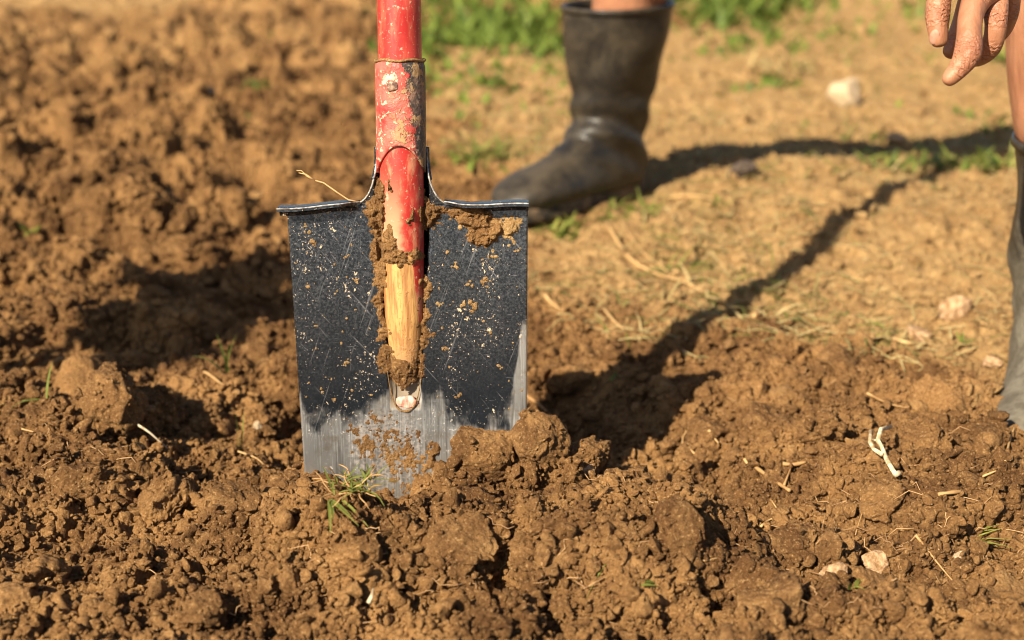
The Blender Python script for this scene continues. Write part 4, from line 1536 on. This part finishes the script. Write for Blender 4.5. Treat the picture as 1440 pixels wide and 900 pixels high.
def build_person():
    base = Vector((0.40, 1.70, 0.0))
    root = empty('person', base)
    tag(root, 'person in dark rubber boots with bare legs, one hand hanging beside the near boot', 'person')
    # boots
    gL = G(868, 283)                                   # far boot: point under the ankle
    hd_far = math.atan2(-0.70, -0.71)
    farpos = Vector((gL.x - 0.012, gL.y + 0.02, 0.004))
    b1, top1 = build_boot(root, base, farpos, hd_far, M_BOOTS[0], (0.02, 0.07), 'dark rubber boot with muddy film, standing behind the spade', 1.0, BOOT_FAR)
    hd_near = math.atan2(-0.92, -0.39)
    nearpos = Vector((0.579, 1.300, -0.040))
    b2, top2 = build_boot(root, base, nearpos, hd_near, M_BOOTS[1], (0.070, -0.085), 'dust grey rubber boot cut off by the right edge of the photo', 0.95, BOOT_WIDE)
    fwd = Vector((-0.51, -0.86, 0)); left = Vector((0.86, -0.51, 0))
    hipc = Vector((0.50, 1.72, 0.86))
    chest = hipc + fwd * 0.30 + Vector((0, 0, 0.22))
    N = {}
    N['pelvis'] = (hipc, 0.13, 0.11)
    N['waist'] = (hipc + fwd * 0.15 + Vector((0, 0, 0.10)), 0.125, 0.105)
    N['chest'] = (chest, 0.145, 0.115)
    N['neckb'] = (chest + fwd * 0.13 + Vector((0, 0, 0.05)), 0.06, 0.06)
    N['neck'] = (chest + fwd * 0.19 + Vector((0, 0, 0.07)), 0.055, 0.055)
    N['head0'] = (chest + fwd * 0.24 + Vector((0, 0, 0.07)), 0.075, 0.07)
    N['head1'] = (chest + fwd * 0.31 + Vector((0, 0, 0.07)), 0.088, 0.08)
    N['head2'] = (chest + fwd * 0.40 + Vector((0, 0, 0.06)), 0.07, 0.065)
    E = [('pelvis', 'waist'), ('waist', 'chest'), ('chest', 'neckb'), ('neckb', 'neck'), ('neck', 'head0'), ('head0', 'head1'), ('head1', 'head2')]
    # legs: near is the left leg
    axis1 = top1
    N['hipF'] = (hipc - left * 0.09 + Vector((0, 0, -0.06)), 0.09)
    N['thighF'] = (Vector((0.38, 1.80, 0.62)), 0.075)
    N['kneeF'] = (Vector((0.275, 1.90, 0.47)), 0.058)
    N['calfF'] = (axis1 + Vector((0.022, -0.010, 0.055)), 0.064)
    N['shinF'] = (axis1 + Vector((0.006, 0.0, -0.06)), 0.050)
    E += [('pelvis', 'hipF'), ('hipF', 'thighF'), ('thighF', 'kneeF'), ('kneeF', 'calfF'), ('calfF', 'shinF'), ]
    N['hipN'] = (hipc + left * 0.09 + Vector((0, 0, -0.06)), 0.09)
    N['thighN'] = (Vector((0.535, 1.47, 0.64)), 0.075)
    N['kneeN'] = (Vector((0.522, 1.30, 0.475)), 0.062)
    N['calfN'] = (Vector((0.533, 1.315, 0.33)), 0.0620)
    N['shinN'] = (top2 + Vector((-0.012, 0.0, -0.03)), 0.0560)
    E += [('pelvis', 'hipN'), ('hipN', 'thighN'), ('thighN', 'kneeN'), ('kneeN', 'calfN'), ('calfN', 'shinN'), ]
    # right (far) arm resting on the grip of the spade
    gripw = SPADE_M @ Vector((XS, 0, 1.118))
    N['shoF'] = (chest - left * 0.17 + fwd * 0.06 + Vector((0, 0, 0.02)), 0.06)
    N['elbF'] = (chest - left * 0.26 + fwd * 0.22 + Vector((0, 0, -0.16)), 0.042)
    N['wriF'] = (gripw + Vector((0.03, 0.10, 0.03)), 0.03, 0.024)
    N['palF'] = (gripw + Vector((0.01, 0.045, 0.035)), 0.038, 0.018)
    E += [('chest', 'shoF'), ('shoF', 'elbF'), ('elbF', 'wriF'), ('wriF', 'palF')]
    for j, dx in enumerate((-0.030, -0.010, 0.012, 0.032)):
        a_, b_, c_ = f'f{j}a', f'f{j}b', f'f{j}c'
        N[a_] = (gripw + Vector((dx, 0.012, 0.034)), 0.0095)
        N[b_] = (gripw + Vector((dx, -0.026, 0.012)), 0.009)
        N[c_] = (gripw + Vector((dx, -0.014, -0.018)), 0.008)
        E += [('palF', a_), (a_, b_), (b_, c_)]
    # left (near) arm, hanging
    wr = P(1510, -150, 1.000)
    N['shoN'] = (chest + left * 0.17 + fwd * 0.06 + Vector((0, 0, 0.0)), 0.06)
    N['elbN'] = (wr + (N['shoN'][0] - wr) * 0.47 + Vector((0.05, 0.0, 0.0)), 0.043)
    N['wriN'] = (wr, 0.031, 0.024)
    N['palN0'] = (P(1450, -92, 1.003), 0.031, 0.020)
    N['palN1'] = (P(1403, -38, 1.008), 0.029, 0.0175)
    E += [('chest', 'shoN'), ('shoN', 'elbN'), ('elbN', 'wriN'), ('wriN', 'palN0'), ('palN0', 'palN1')]
    fing = {
        'th': ('palN0', [(1352, -75, 1.023, 21), (1330, -40, 1.016, 17), (1321, -8, 1.014, 17), (1318, 22, 1.012, 18.5), (1319, 42, 1.011, 14.5), (1321, 58, 1.011, 13), (1322, 67, 1.011, 8)]),
        'ix': ('palN1', [(1366, -10, 1.037, 18), (1356, 25, 1.051, 15), (1345, 58, 1.056, 15), (1336, 74, 1.056, 12), (1330, 80, 1.056, 7)]),
        'mi': ('palN1', [(1372, -6, 1.003, 22), (1364, 22, 0.995, 18), (1363, 48, 0.990, 17.5), (1363, 76, 0.986, 22), (1350, 95, 0.986, 15), (1336, 110, 0.987, 12.5), (1328, 119, 0.988, 7)]),
        'ri': ('palN1', [(1400, -8, 1.012, 20), (1401, 22, 1.006, 17), (1400, 48, 1.008, 15), (1394, 68, 1.016, 17), (1376, 82, 1.030, 13), (1362, 86, 1.042, 8)]),
        'pi': ('palN1', [(1424, -18, 1.023, 18), (1421, 14, 1.030, 14), (1412, 40, 1.040, 13), (1398, 60, 1.049, 9)]),
    }
    knuckles = []
    for fn, ks in (('th', (2, 3)), ('mi', (0, 3, 4)), ('ri', (0, 1, 3)), ('ix', (2,)), ('pi', (1,))):
        js = fing[fn][1]
        for q in ks:
            a_, b_ = js[max(q - 1, 0)], js[min(q + 1, len(js) - 1)]
            knuckles.append((P(*js[q][:3]) - base, (P(*b_[:3]) - P(*a_[:3])).normalized(), js[q][3] * js[q][2] / F))
    skin_folds(M_SKIN, knuckles)
    for fn, (rt, js) in fing.items():
        prev = rt
        for i, (a_, b_, d_, r_) in enumerate(js):
            N[fn + str(i)] = (P(a_, b_, d_), r_ * d_ / F * 1.03)
            E.append((prev, fn + str(i)))
            prev = fn + str(i)
    body = skin_obj('body', N, E, 'pelvis', M_SKIN, root, base, 3)
    # fingernail of the leading digit
    v, f = ICO[3]
    na = P(1314, 52, 1.0070)
    rot = np.array(Euler((0.1, 0.2, -0.55)).to_matrix())
    obj('fingernail', mesh_np('fingernail', (v * np.array([0.0038, 0.0012, 0.0060])) @ rot.T + np.array(na - base), f), M_NAIL, root)
    # clothes and hair, above the frame
    c = {}
    c['p'] = (hipc, 0.145, 0.125); c['w'] = (hipc + fwd * 0.10 + Vector((0, 0, 0.07)), 0.135, 0.115)
    c['hF'] = (N['hipF'][0], 0.108); c['tF'] = (N['thighF'][0], 0.095); c['hN'] = (N['hipN'][0], 0.108); c['tN'] = (N['thighN'][0], 0.095)
    skin_obj('shorts', c, [('p', 'w'), ('p', 'hF'), ('hF', 'tF'), ('p', 'hN'), ('hN', 'tN')], 'p', M_SHORTS, root, base)
    c = {}
    c['w'] = (hipc + fwd * 0.10 + Vector((0, 0, 0.075)), 0.142, 0.122); c['c'] = (chest, 0.16, 0.13); c['n'] = (N['neckb'][0], 0.075)
    for sd in 'FN':
        c['s' + sd] = (N['sho' + sd][0], 0.074)
        c['e' + sd] = (N['sho' + sd][0].lerp(N['elb' + sd][0], 0.6), 0.062)
    skin_obj('shirt', c, [('w', 'c'), ('c', 'n'), ('c', 'sF'), ('sF', 'eF'), ('c', 'sN'), ('sN', 'eN')], 'w', M_SHIRT, root, base)
    v, f = clod_geo(91, 4, 0.3, 0.2)
    obj('hair', mesh_np('hair', v * np.array([0.105, 0.10, 0.085]) + np.array(N['head1'][0] + Vector((0, 0, 0.05)) - fwd * 0.01 - base), f), M_HAIR, root)


build_person()


# ------------------------------------------------------------------ stones, straw, roots, shoots
def stone(px, py, wp, asp, mat, label, seed, depth=0.8, group=None, name='stone'):
    v, f = clod_geo(seed, 4, 0.12, 0.85)
    me = mesh_np('stone', v, f)
    s = px_per_m(px, py); g = G(px, py); rx = 0.5 * wp / s * (1.25 if py > 740 else 1.1)
    o = obj(name, me, mat)
    z = hz(g.x, g.y)
    o.location = (g.x, g.y + rx * 0.4, min(max(z, -0.02), 0.03) + rx * asp * 0.62)
    o.scale = (rx, rx * depth, rx * asp)
    o.rotation_euler = (0.2 * (seed % 3 - 1), 0.25 * (seed % 5 - 2) / 2, seed * 1.7)
    tag(o, label, 'stone', group)


GSTONE = 'stones lying in the soil'
stone(1194, 150, 56, 0.85, M_STONE, 'pale stone casting a shadow on the path behind the hand', 4, group=GSTONE)
stone(1042, 268, 42, 0.75, M_DARKSTONE, 'dark stone in the shadow of the far boot', 9, group=GSTONE)
stone(1345, 450, 44, 0.8, M_STONE2, 'larger pinkish stone beside the near boot', 13, group=GSTONE)
stone(1298, 465, 34, 0.7, M_STONE2, 'smaller pinkish stone left of the larger one by the near boot', 18, group=GSTONE)
stone(1400, 512, 26, 0.8, M_STONE2, 'pinkish stone touching the near boot at its ankle', 22, group=GSTONE)
stone(1238, 790, 44, 0.8, M_STONE2, 'angular tan stone below the white forked root', 27, group=GSTONE)
stone(1176, 832, 36, 0.9, M_STONE2, 'cube shaped tan stone left of the short green shoot', 31, group=GSTONE)
stone(1262, 812, 26, 0.7, M_STONE2, 'little flat tan stone touching the angular stone', 36, group=GSTONE)
stone(1312, 848, 24, 0.7, M_STONE, 'small pale stone at the lower right among dry roots', 41, group=GSTONE)
stone(1384, 842, 26, 0.9, M_STONE2, 'tan stone left of the large smooth clod at the right edge', 44, group=GSTONE)
stone(1350, 782, 17, 0.6, M_STONE, 'tiny pale stone under the green tuft at the right', 47, group=GSTONE)
stone(824, 692, 22, 0.9, M_STONE2, 'pale chip of stone in the clods right of the blade', 52, group=GSTONE)
stone(360, 575, 15, 0.7, M_STONE, 'tiny white pebble left of the blade foot', 57, group=GSTONE)
stone(1262, 222, 30, 0.6, M_STONE2, 'small blurred stone on the path above the boot shadow', 59, group=GSTONE)
stone(90, 72, 16, 0.8, M_STONE, 'blurred whitish pebble far off in the field at the upper left', 63, group=GSTONE)
stone(296, 150, 18, 0.8, M_STONE, 'blurred pale pebble in the field midway to the spade', 66, group=GSTONE)


def ground_pt(px, py, lift=0.0):
    """point on the visible relief under a pixel"""
    d = ray(px, py)
    ts = np.linspace(0.75, 7.5, 900) if py < 560 else np.linspace(0.75, 1.7, 700)
    x = d[0] * ts; y = d[1] * ts; z = CH + d[2] * ts
    hh = hg(x, y)
    k = np.argmax(z <= hh)
    return Vector((x[k], y[k], max(hh[k], z[k]) + lift))


def stem(name, pxs, rpx, mat, label, cat, tone=0.6, lifts=None, group=None, n=7, taper=True):
    pts = []
    for i, (a, b) in enumerate(pxs):
        l = (lifts[i] if lifts else 0.003)
        pts.append(ground_pt(a, b, l))
    # smooth
    out = []
    for i in range(len(pts) - 1):
        for t in (0, 0.34, 0.67):
            p0 = pts[max(i - 1, 0)]; p1 = pts[i]; p2 = pts[i + 1]; p3 = pts[min(i + 2, len(pts) - 1)]
            out.append(0.5 * ((2 * p1) + (p2 - p0) * t + (2 * p0 - 5 * p1 + 4 * p2 - p3) * t * t + (3 * p1 - p0 - 3 * p2 + p3) * t ** 3))
    out.append(pts[-1])
    r = rpx / px_per_m(*pxs[0])
    K = len(out)
    rad = [r * (1 - 0.65 * i / (K - 1)) if taper else r * (0.9 + 0.2 * math.sin(i * 2.1)) for i in range(K)]
    mb = MB()
    mb.tube(out, rad, n, tone)
    o = mb.build(name, mat)
    tag(o, label, cat, group)
    return o


# the white forked root
fr = empty('forked_root', ground_pt(1248, 670, 0))
tag(fr, 'bone-white forked root lying on the dug soil at the right', 'root')
for path, rp in ((((1250, 628), (1236, 632), (1232, 648), (1236, 664), (1244, 678), (1256, 698)), 4.2), (((1222, 634), (1221, 650), (1226, 660), (1238, 668)), 4.0), (((1233, 650), (1224, 646)), 2.5), (((1254, 700), (1262, 694)), 4.4)):
    mb = MB()
    pts = [ground_pt(a, b, 0.018) - fr.location for a, b in path]
    rr = 0.78 * rp / px_per_m(1240, 665)
    mb.tube(pts, [rr * (0.85 + 0.3 * random.random()) for _ in pts], 10)
    mb.build('branch', M_WHITE, fr)

SW = 'straw stems strewn on the ground'
STRAWS = [
    (((852, 318), (885, 370), (925, 392), (965, 405), (1015, 432)), 2.6, 'long curved dry stem on the path in front of the far boot', 0.75),
    (((880, 330), (905, 362), (940, 395)), 2.2, 'dry stem lying along the long curved stem', 0.7),
    (((1060, 460), (1068, 440), (1082, 430)), 3.0, 'short straw standing at the edge of the handle shadow', 0.85),
    (((848, 440), (862, 458), (876, 476)), 2.6, 'slanting straw behind the blade near the dug edge', 0.8),
    (((766, 428), (778, 438), (792, 448)), 2.6, 'short straw just right of the blade', 0.85),
    (((1254, 485), (1268, 490), (1282, 492)), 3.6, 'pale straw end near the two pinkish stones', 1.0),
    (((962, 642), (960, 622), (972, 606)), 2.0, 'curled straw rising at the lip of the shaded hole', 0.8),
    (((968, 636), (978, 652), (990, 650), (984, 632)), 1.6, 'looped pale fibre next to the curled straw', 0.8),
    (((996, 612), (1004, 622), (1010, 630)), 2.2, 'yellow straw bit right of the curled straw', 0.9),
    (((1046, 655), (1064, 680), (1094, 725)), 2.2, 'thin straw crossing the amber one on the right', 0.7),
    (((1060, 668), (1088, 684), (1110, 698)), 4.2, 'thick amber straw piece on the dug soil', 0.35),
    (((1100, 662), (1116, 660), (1132, 658)), 4.2, 'short amber straw above the thick amber piece', 0.35),
    (((1102, 690), (1108, 676), (1112, 664)), 2.0, 'thin brown stalk leaning between the amber straws', 0.3),
    (((1318, 704), (1336, 702), (1352, 700)), 4.6, 'stubby amber straw right of the white forked root', 0.45),
    (((1372, 682), (1386, 676), (1400, 670)), 2.4, 'pale straw near the right edge above the green tuft', 0.8),
    (((1412, 660), (1418, 632), (1426, 606)), 2.2, 'upright pale straw below the near boot', 0.85),
    (((1286, 766), (1316, 800), (1340, 828)), 2.0, 'thin root slanting down beside the tan stones', 0.5),
    (((1240, 676), (1222, 702), (1202, 760)), 1.5, 'long thin root hanging from the white forked root', 0.5),
    (((1142, 810), (1156, 820), (1170, 822)), 1.6, 'pale curved fibre beside the cube shaped stone', 0.9),
    (((1070, 748), (1082, 740), (1096, 736)), 2.0, 'pale fibre on the soil above the slanting slab', 0.85),
    (((970, 800), (995, 798), (1014, 792)), 2.0, 'thin straw lying across the big smooth boulder of soil', 0.75),
    (((680, 770), (705, 758), (722, 745)), 2.0, 'thin root sticking out between the clods before the blade', 0.55),
    (((66, 824), (90, 812), (112, 802)), 2.0, 'pale straw at the lower left below the dark slot', 0.75),
    (((72, 832), (84, 818), (80, 808)), 1.6, 'bent pale straw beside the lower left one', 0.75),
    (((335, 642), (362, 652), (378, 668)), 1.4, 'fine curled fibre left of the blade foot', 0.9),
    (((274, 532), (292, 540), (318, 552)), 3.2, 'dry stem lying below the arched green sprout', 0.6),
    (((740, 562), (762, 578), (782, 600)), 2.4, 'dark root reaching into the shaded hole', 0.15),
    (((1218, 560), (1250, 575), (1278, 580)), 2.0, 'thin root on the far rim of the dug strip', 0.35),
    (((20, 605), (32, 612), (48, 616)), 1.8, 'pale fibre at the left edge below the green blade', 0.85),
    (((940, 283), (975, 280), (1010, 286)), 2.6, 'straw lying in the shadow of the far boot', 0.7),
]
for pxs, rp, lab, tn in STRAWS:
    stem('straw', pxs, min(rp, 2.9), M_STRAW, lab, 'straw', tn, [0.0045] * len(pxs), SW, taper=rp < 3.5)
for pxs, rp, lab in (
        (((520, 878), (524, 866), (526, 858)), 4.0, 'small white root tip poking from the soil at the bottom centre'),
        (((182, 598), (192, 618), (212, 632), (238, 654)), 2.6, 'wavy whitish green root draped beside the big upright clod')):
    stem('pale_root', pxs, rp, M_WHITE, lab, 'root', 0.6, [0.015] * len(pxs))


def tuft(px, py, n, hpx, label, mat=M_GRASS, spread=0.7, wpx=3.0, seed=0, name='grass_tuft', cat='grass tuft', dirs=None, group=None, rad=6, dead=0):
    rs = random.Random(seed)
    g = ground_pt(px, py)
    s = px_per_m(px, py)
    mb = MB()
    for i in range(n):
        if dirs:
            d = Vector(dirs[i % len(dirs)]) + Vector((rs.uniform(-.1, .1),) * 3)
            ln = hpx / s * rs.uniform(0.85, 1.1)
        else:
            a = rs.uniform(0, 6.28)
            d = Vector((math.cos(a) * spread, math.sin(a) * spread, rs.uniform(0.4, 1.1)))
            ln = hpx / s * rs.uniform(0.45, 1.15)
        b = Vector((rs.uniform(-rad, rad) / s, rs.uniform(-rad, rad) / s, -0.002))
        bend = Vector((rs.uniform(-.4, .4), rs.uniform(-.4, .4), rs.uniform(-1.3, -0.2)))
        mb.blade(b, d, ln, wpx / s * rs.uniform(0.7, 1.3), bend, rs.random())
    o = mb.build(name, mat)
    o.location = g + Vector((0, 0, 0.006 if py > 480 else 0.0))
    tag(o, label, cat, group)
    if dead:
        mb = MB()
        for i in range(dead):
            a = rs.uniform(0, 6.28)
            b = Vector((rs.uniform(-rad, rad) / s, rs.uniform(-rad, rad) / s, -0.002))
            pts = [b]
            d = Vector((math.cos(a), math.sin(a) * 0.7, rs.uniform(0.2, 0.9))).normalized()
            for q in range(7):
                d = (d + Vector((rs.uniform(-.45, .45), rs.uniform(-.45, .45), rs.uniform(-.45, .12)))).normalized()
                pts.append(pts[-1] + d * hpx / s * rs.uniform(0.08, 0.16))
            mb.tube(pts, [0.00045] * 6 + [0.0003, 0.0002], 5, rs.random() * 0.7)
        mb.build('dead_stem', M_STRAW, o)
    return o


TG = 'green shoots and tufts in the soil'
tuft(497, 694, 40, 38, 'tangled grass tuft with clinging earth at the foot of the blade', M_GRASS, 0.9, 2.2, 1, rad=24, group=TG, dead=22)
tuft(470, 712, 5, 60, 'long grass stems trailing down from the tangled tuft', M_GRASS, 0.8, 3.0, 2, dirs=[(0.35, -0.9, 0.1), (0.5, -0.9, 0.15), (0.2, -1.0, 0.2)], group=TG)
tuft(1358, 770, 15, 56, 'bright green grass tuft at the right edge of the soil', M_GRASS, 0.9, 3.4, 3, dirs=[(0.9, 0.0, 0.65), (0.8, 0.1, 0.9), (-0.3, 0.0, 0.8), (1, -0.2, 0.5), (-0.7, -0.1, 0.6)], group=TG)
tuft(1132, 778, 5, 26, 'tiny green shoot above the slanting slab', M_GRASS, 0.3, 2.2, 4, group=TG)
tuft(1198, 838, 4, 34, 'short green shoot beside the cube shaped stone', M_GRASS, 0.25, 5, 5, group=TG)
tuft(336, 638, 2, 60, 'single upright green blade left of the spade', M_GRASS, 0.15, 3.0, 6, dirs=[(0.12, 0, 1), (0.05, 0.1, 1)], group=TG)
tuft(318, 530, 4, 62, 'arched green sprout in the shadow patch', M_GRASS, 0.4, 5.5, 7, dirs=[(0.1, 0, 1), (-0.5, 0, 0.9), (-0.3, 0.2, 1)], group=TG)
tuft(70, 572, 3, 56, 'green blade lying between clods at the left edge', M_GRASS, 0.5, 5.5, 8, dirs=[(-1, 0.0, 0.12), (-0.8, -0.1, 0.5), (0.1, 0.1, 0.8)], group=TG)
tuft(820, 862, 3, 78, 'green grass blade curving out of the foreground crack', M_GRASS, 0.5, 4.0, 9, dirs=[(1, 0.25, 0.75), (0.9, 0.3, 0.5), (0.2, 0.1, 0.6)], group=TG)
tuft(900, 830, 2, 26, 'broad green leaf end beside the big smooth boulder of soil', M_GRASS, 0.5, 8, 10, dirs=[(1, 0.1, 0.15)], group=TG)
tuft(42, 330, 5, 36, 'blurred green seedling at the left edge of the field', M_GRASS, 0.6, 6, 11, group=TG)
tuft(955, 380, 16, 46, 'low green tuft on the path in front of the far boot', M_GRASS, 1.0, 4, 12, dirs=[(1, 0, .25), (.8, .2, .5), (-.6, 0, .4), (0.2, 0, .7)], rad=20, group=TG)
tuft(800, 330, 60, 42, 'dark green weeds under the toe of the far boot', M_GRASS, 0.8, 6, 13, rad=26, group=TG)
tuft(880, 302, 80, 44, 'weeds growing along the heel of the far boot', M_GRASS, 0.8, 5, 14, rad=40, group=TG)
tuft(680, 222, 50, 75, 'long grass lying on the path edge right of the shaft', M_GRASS, 0.9, 4, 15, rad=26, group=TG)
tuft(1020, 290, 10, 26, 'small weed in front of the dark stone', M_GRASS, 0.7, 5, 16, rad=12, group=TG)
tuft(1280, 235, 60, 40, 'shaded weed clump at the end of the shadow', M_GRASS, 0.8, 7, 17, rad=60, group=TG)
tuft(1390, 235, 44, 42, 'shaded weed clump next to the near boot', M_GRASS, 0.8, 7, 18, rad=34, group=TG)
tuft(1100, 100, 50, 40, 'sunlit pale green tuft in the middle of the path', M_DRYGRASS, 0.8, 4, 19, rad=50, group=TG)
tuft(1405, 90, 30, 50, 'green weeds behind the near leg', M_GRASS, 0.6, 7, 20, rad=26, group=TG)
tuft(860, 545, 3, 24, 'tiny green blades near the middle of the dug strip edge', M_GRASS, 0.5, 3, 21, group=TG)
tuft(1350, 495, 4, 24, 'small green shoot at the near boot', M_GRASS, 0.4, 4, 22, group=TG)
tuft(360, 125, 12, 34, 'blurred green weed in the field left of the shaft', M_GRASS, 0.8, 6, 23, rad=20, group=TG)


def scatter_plants():
    rs = random.Random(3)
    # the green strip at the back
    mb = MB()
    regs = [((600, 790), (-40, 88), 1500, 60), ((560, 800), (-90, 0), 700, 90), ((930, 1150), (-70, 40), 900, 55), ((1100, 1500), (-110, -10), 800, 60), ((600, 800), (60, 150), 300, 30), ((960, 1330), (-5, 85), 520, 26), ((1040, 1170), (70, 130), 160, 24), ((640, 720), (170, 240), 90, 26), ((1180, 1440), (165, 215), 120, 22), ((200, 520), (60, 200), 60, 24)]
    for (x0, x1), (y0, y1), n, hp in regs:
        cl = [(rs.uniform(x0, x1), rs.uniform(y0, y1), rs.random()) for _ in range(n // 14)]
        for cx, cy, tn in cl:
            for _ in range(14):
                px, py = cx + rs.gauss(0, 34), cy + rs.gauss(0, 12)
                g = G(px, py)
                s = px_per_m(px, py)
                a = rs.uniform(0, 6.28)
                mb.blade((g.x, g.y, 0.0), (math.cos(a) * 0.55, math.sin(a) * 0.55, rs.uniform(0.5, 1)), hp / s * rs.uniform(0.4, 1.1), 7 / s * rs.uniform(0.6, 1.5),
                         (rs.uniform(-.5, .5), rs.uniform(-.5, .5), -0.7), min(1, max(0, tn * 0.8 + rs.uniform(-.1, .3))), 3)
    o = mb.build('grass', M_GRASSB)
    o['kind'] = 'stuff'
    # short dry grass and litter on the trodden ground
    mb = MB(); mg = MB()
    k = 0
    while k < 6500:
        px, py = rs.uniform(600, 1480), rs.uniform(5, 500) if rs.random() < 0.75 else rs.uniform(5, 220)
        g = G(px, py)
        fm, _ = zones(np.array([g.x]), np.array([g.y]))
        if fm[0] < 0.4: k += 0.2; continue
        den = float(fbm2(np.array([g.x / 0.3]), np.array([g.y / 0.3]), 501, 2)[0])
        if den + rs.uniform(-0.5, 0.5) < (0.0 if py < 330 else 0.3): k += 0.2; continue
        s = px_per_m(px, py)
        z = hz(g.x, g.y)
        a = rs.uniform(0, 6.28)
        tgt = mg if (rs.random() < 0.30 and den > 0.1) else mb
        tgt.blade((g.x, g.y, z - 0.001), (math.cos(a), math.sin(a), rs.uniform(0.05, 0.5)), rs.uniform(0.015, 0.075), rs.uniform(0.0014, 0.0036), (rs.uniform(-.6, .6), rs.uniform(-.6, .6), -0.35), rs.random(), 3)
        k += 1
    for _ in range(330):
        px, py = rs.uniform(620, 1440), rs.uniform(60, 520)
        g = G(px, py)
        fm, _f = zones(np.array([g.x]), np.array([g.y]))
        if fm[0] < 0.25: continue
        a = rs.uniform(0, 6.28); L = rs.uniform(0.03, 0.11)
        pts = []
        for j in range(5):
            a += rs.uniform(-.3, .3)
            x, y = g.x + math.cos(a) * L * j / 4, g.y + math.sin(a) * L * j / 4
            pts.append((x, y, hz(x, y) + 0.003))
        mb.tube(pts, [0.0008, 0.0009, 0.0008, 0.0007, 0.0005], 5, rs.choice((0.0, 0.15, 0.5, 0.8)))
    o = mb.build('dry_grass_litter', M_DRYGRASS); o['kind'] = 'stuff'
    o = mg.build('short_grass', M_GRASS); o['kind'] = 'stuff'
    # hair roots and fibres through the dug soil
    mb = MB()
    cl = [(rs.uniform(0, 1440), rs.uniform(600, 890)) for _ in range(120)] + [(rs.gauss(1250, 90), rs.gauss(760, 50)) for _ in range(110)] + [(rs.gauss(720, 50), rs.gauss(800, 22)) for _ in range(24)] + [(rs.uniform(860, 1440), rs.uniform(520, 640)) for _ in range(30)]
    for px, py in cl:
        if py < 500 or py > 898: continue
        g = ground_pt(px, py)
        a = rs.uniform(0, 6.28)
        pts = []
        L = rs.uniform(0.006, 0.036)
        for j in range(6):
            a += rs.uniform(-.45, .45)
            x, y = g.x + math.cos(a) * L * j / 5, g.y + math.sin(a) * L * 0.7 * j / 5
            pts.append((x, y, max(g.z + 0.002 * j * rs.uniform(-.3, .8), hz(x, y) + 0.001)))
        mb.tube(pts, [0.00035] * 5 + [0.00018], 4, rs.random())
    o = mb.build('fine_roots', M_ROOT); o['kind'] = 'stuff'


scatter_plants()


# ------------------------------------------------------------------ made-up shrub out of view, added to throw shade on the field
def build_shade_shrub():
    rs = random.Random(9)
    tgt = G(285, 420)
    h = 0.62
    k = h / math.tan(SUN_EL)
    c = Vector((tgt.x - k * math.sin(SUN_AZ), tgt.y - k * math.cos(SUN_AZ), h))
    root = empty('shade_shrub', (c.x, c.y, -0.02))
    tag(root, 'made-up leafy shrub out of view on the left, added to shade the field', 'shrub')
    st = MB()
    st.tube([(0, 0, 0), (0.01, 0.01, 0.25), (0.0, 0.02, 0.5), (0, 0.01, 0.66)], [0.013, 0.010, 0.007, 0.003], 8)
    lv = MB()
    for i in range(60):
        a = rs.uniform(0, 6.28)
        e = Vector((math.cos(a) * rs.uniform(0.01, 0.05), math.sin(a) * rs.uniform(0.03, 0.20), h + rs.uniform(-0.05, 0.06)))
        b = Vector((0, 0.01 + 0.6 * e.y, e.z - rs.uniform(0.0, 0.05)))
        st.tube([Vector((0, 0.015, 0.52)), b], [0.004, 0.003], 5)
        st.tube([b, b.lerp(e, 0.5) + Vector((0, 0, 0.02)), e], [0.003, 0.002, 0.001], 5)
        for j in range(9):
            p = b.lerp(e, rs.uniform(0.55, 1.0))
            lv.blade(p, (rs.uniform(-1, 1), rs.uniform(-1, 1), rs.uniform(-.2, .8)), rs.uniform(0.04, 0.065), rs.uniform(0.022, 0.034), (0, 0, -0.5), rs.random(), 4)
    st.build('stem', M_ROOT, root)
    lv.build('shade_foliage', M_GRASSB, root)


build_shade_shrub()
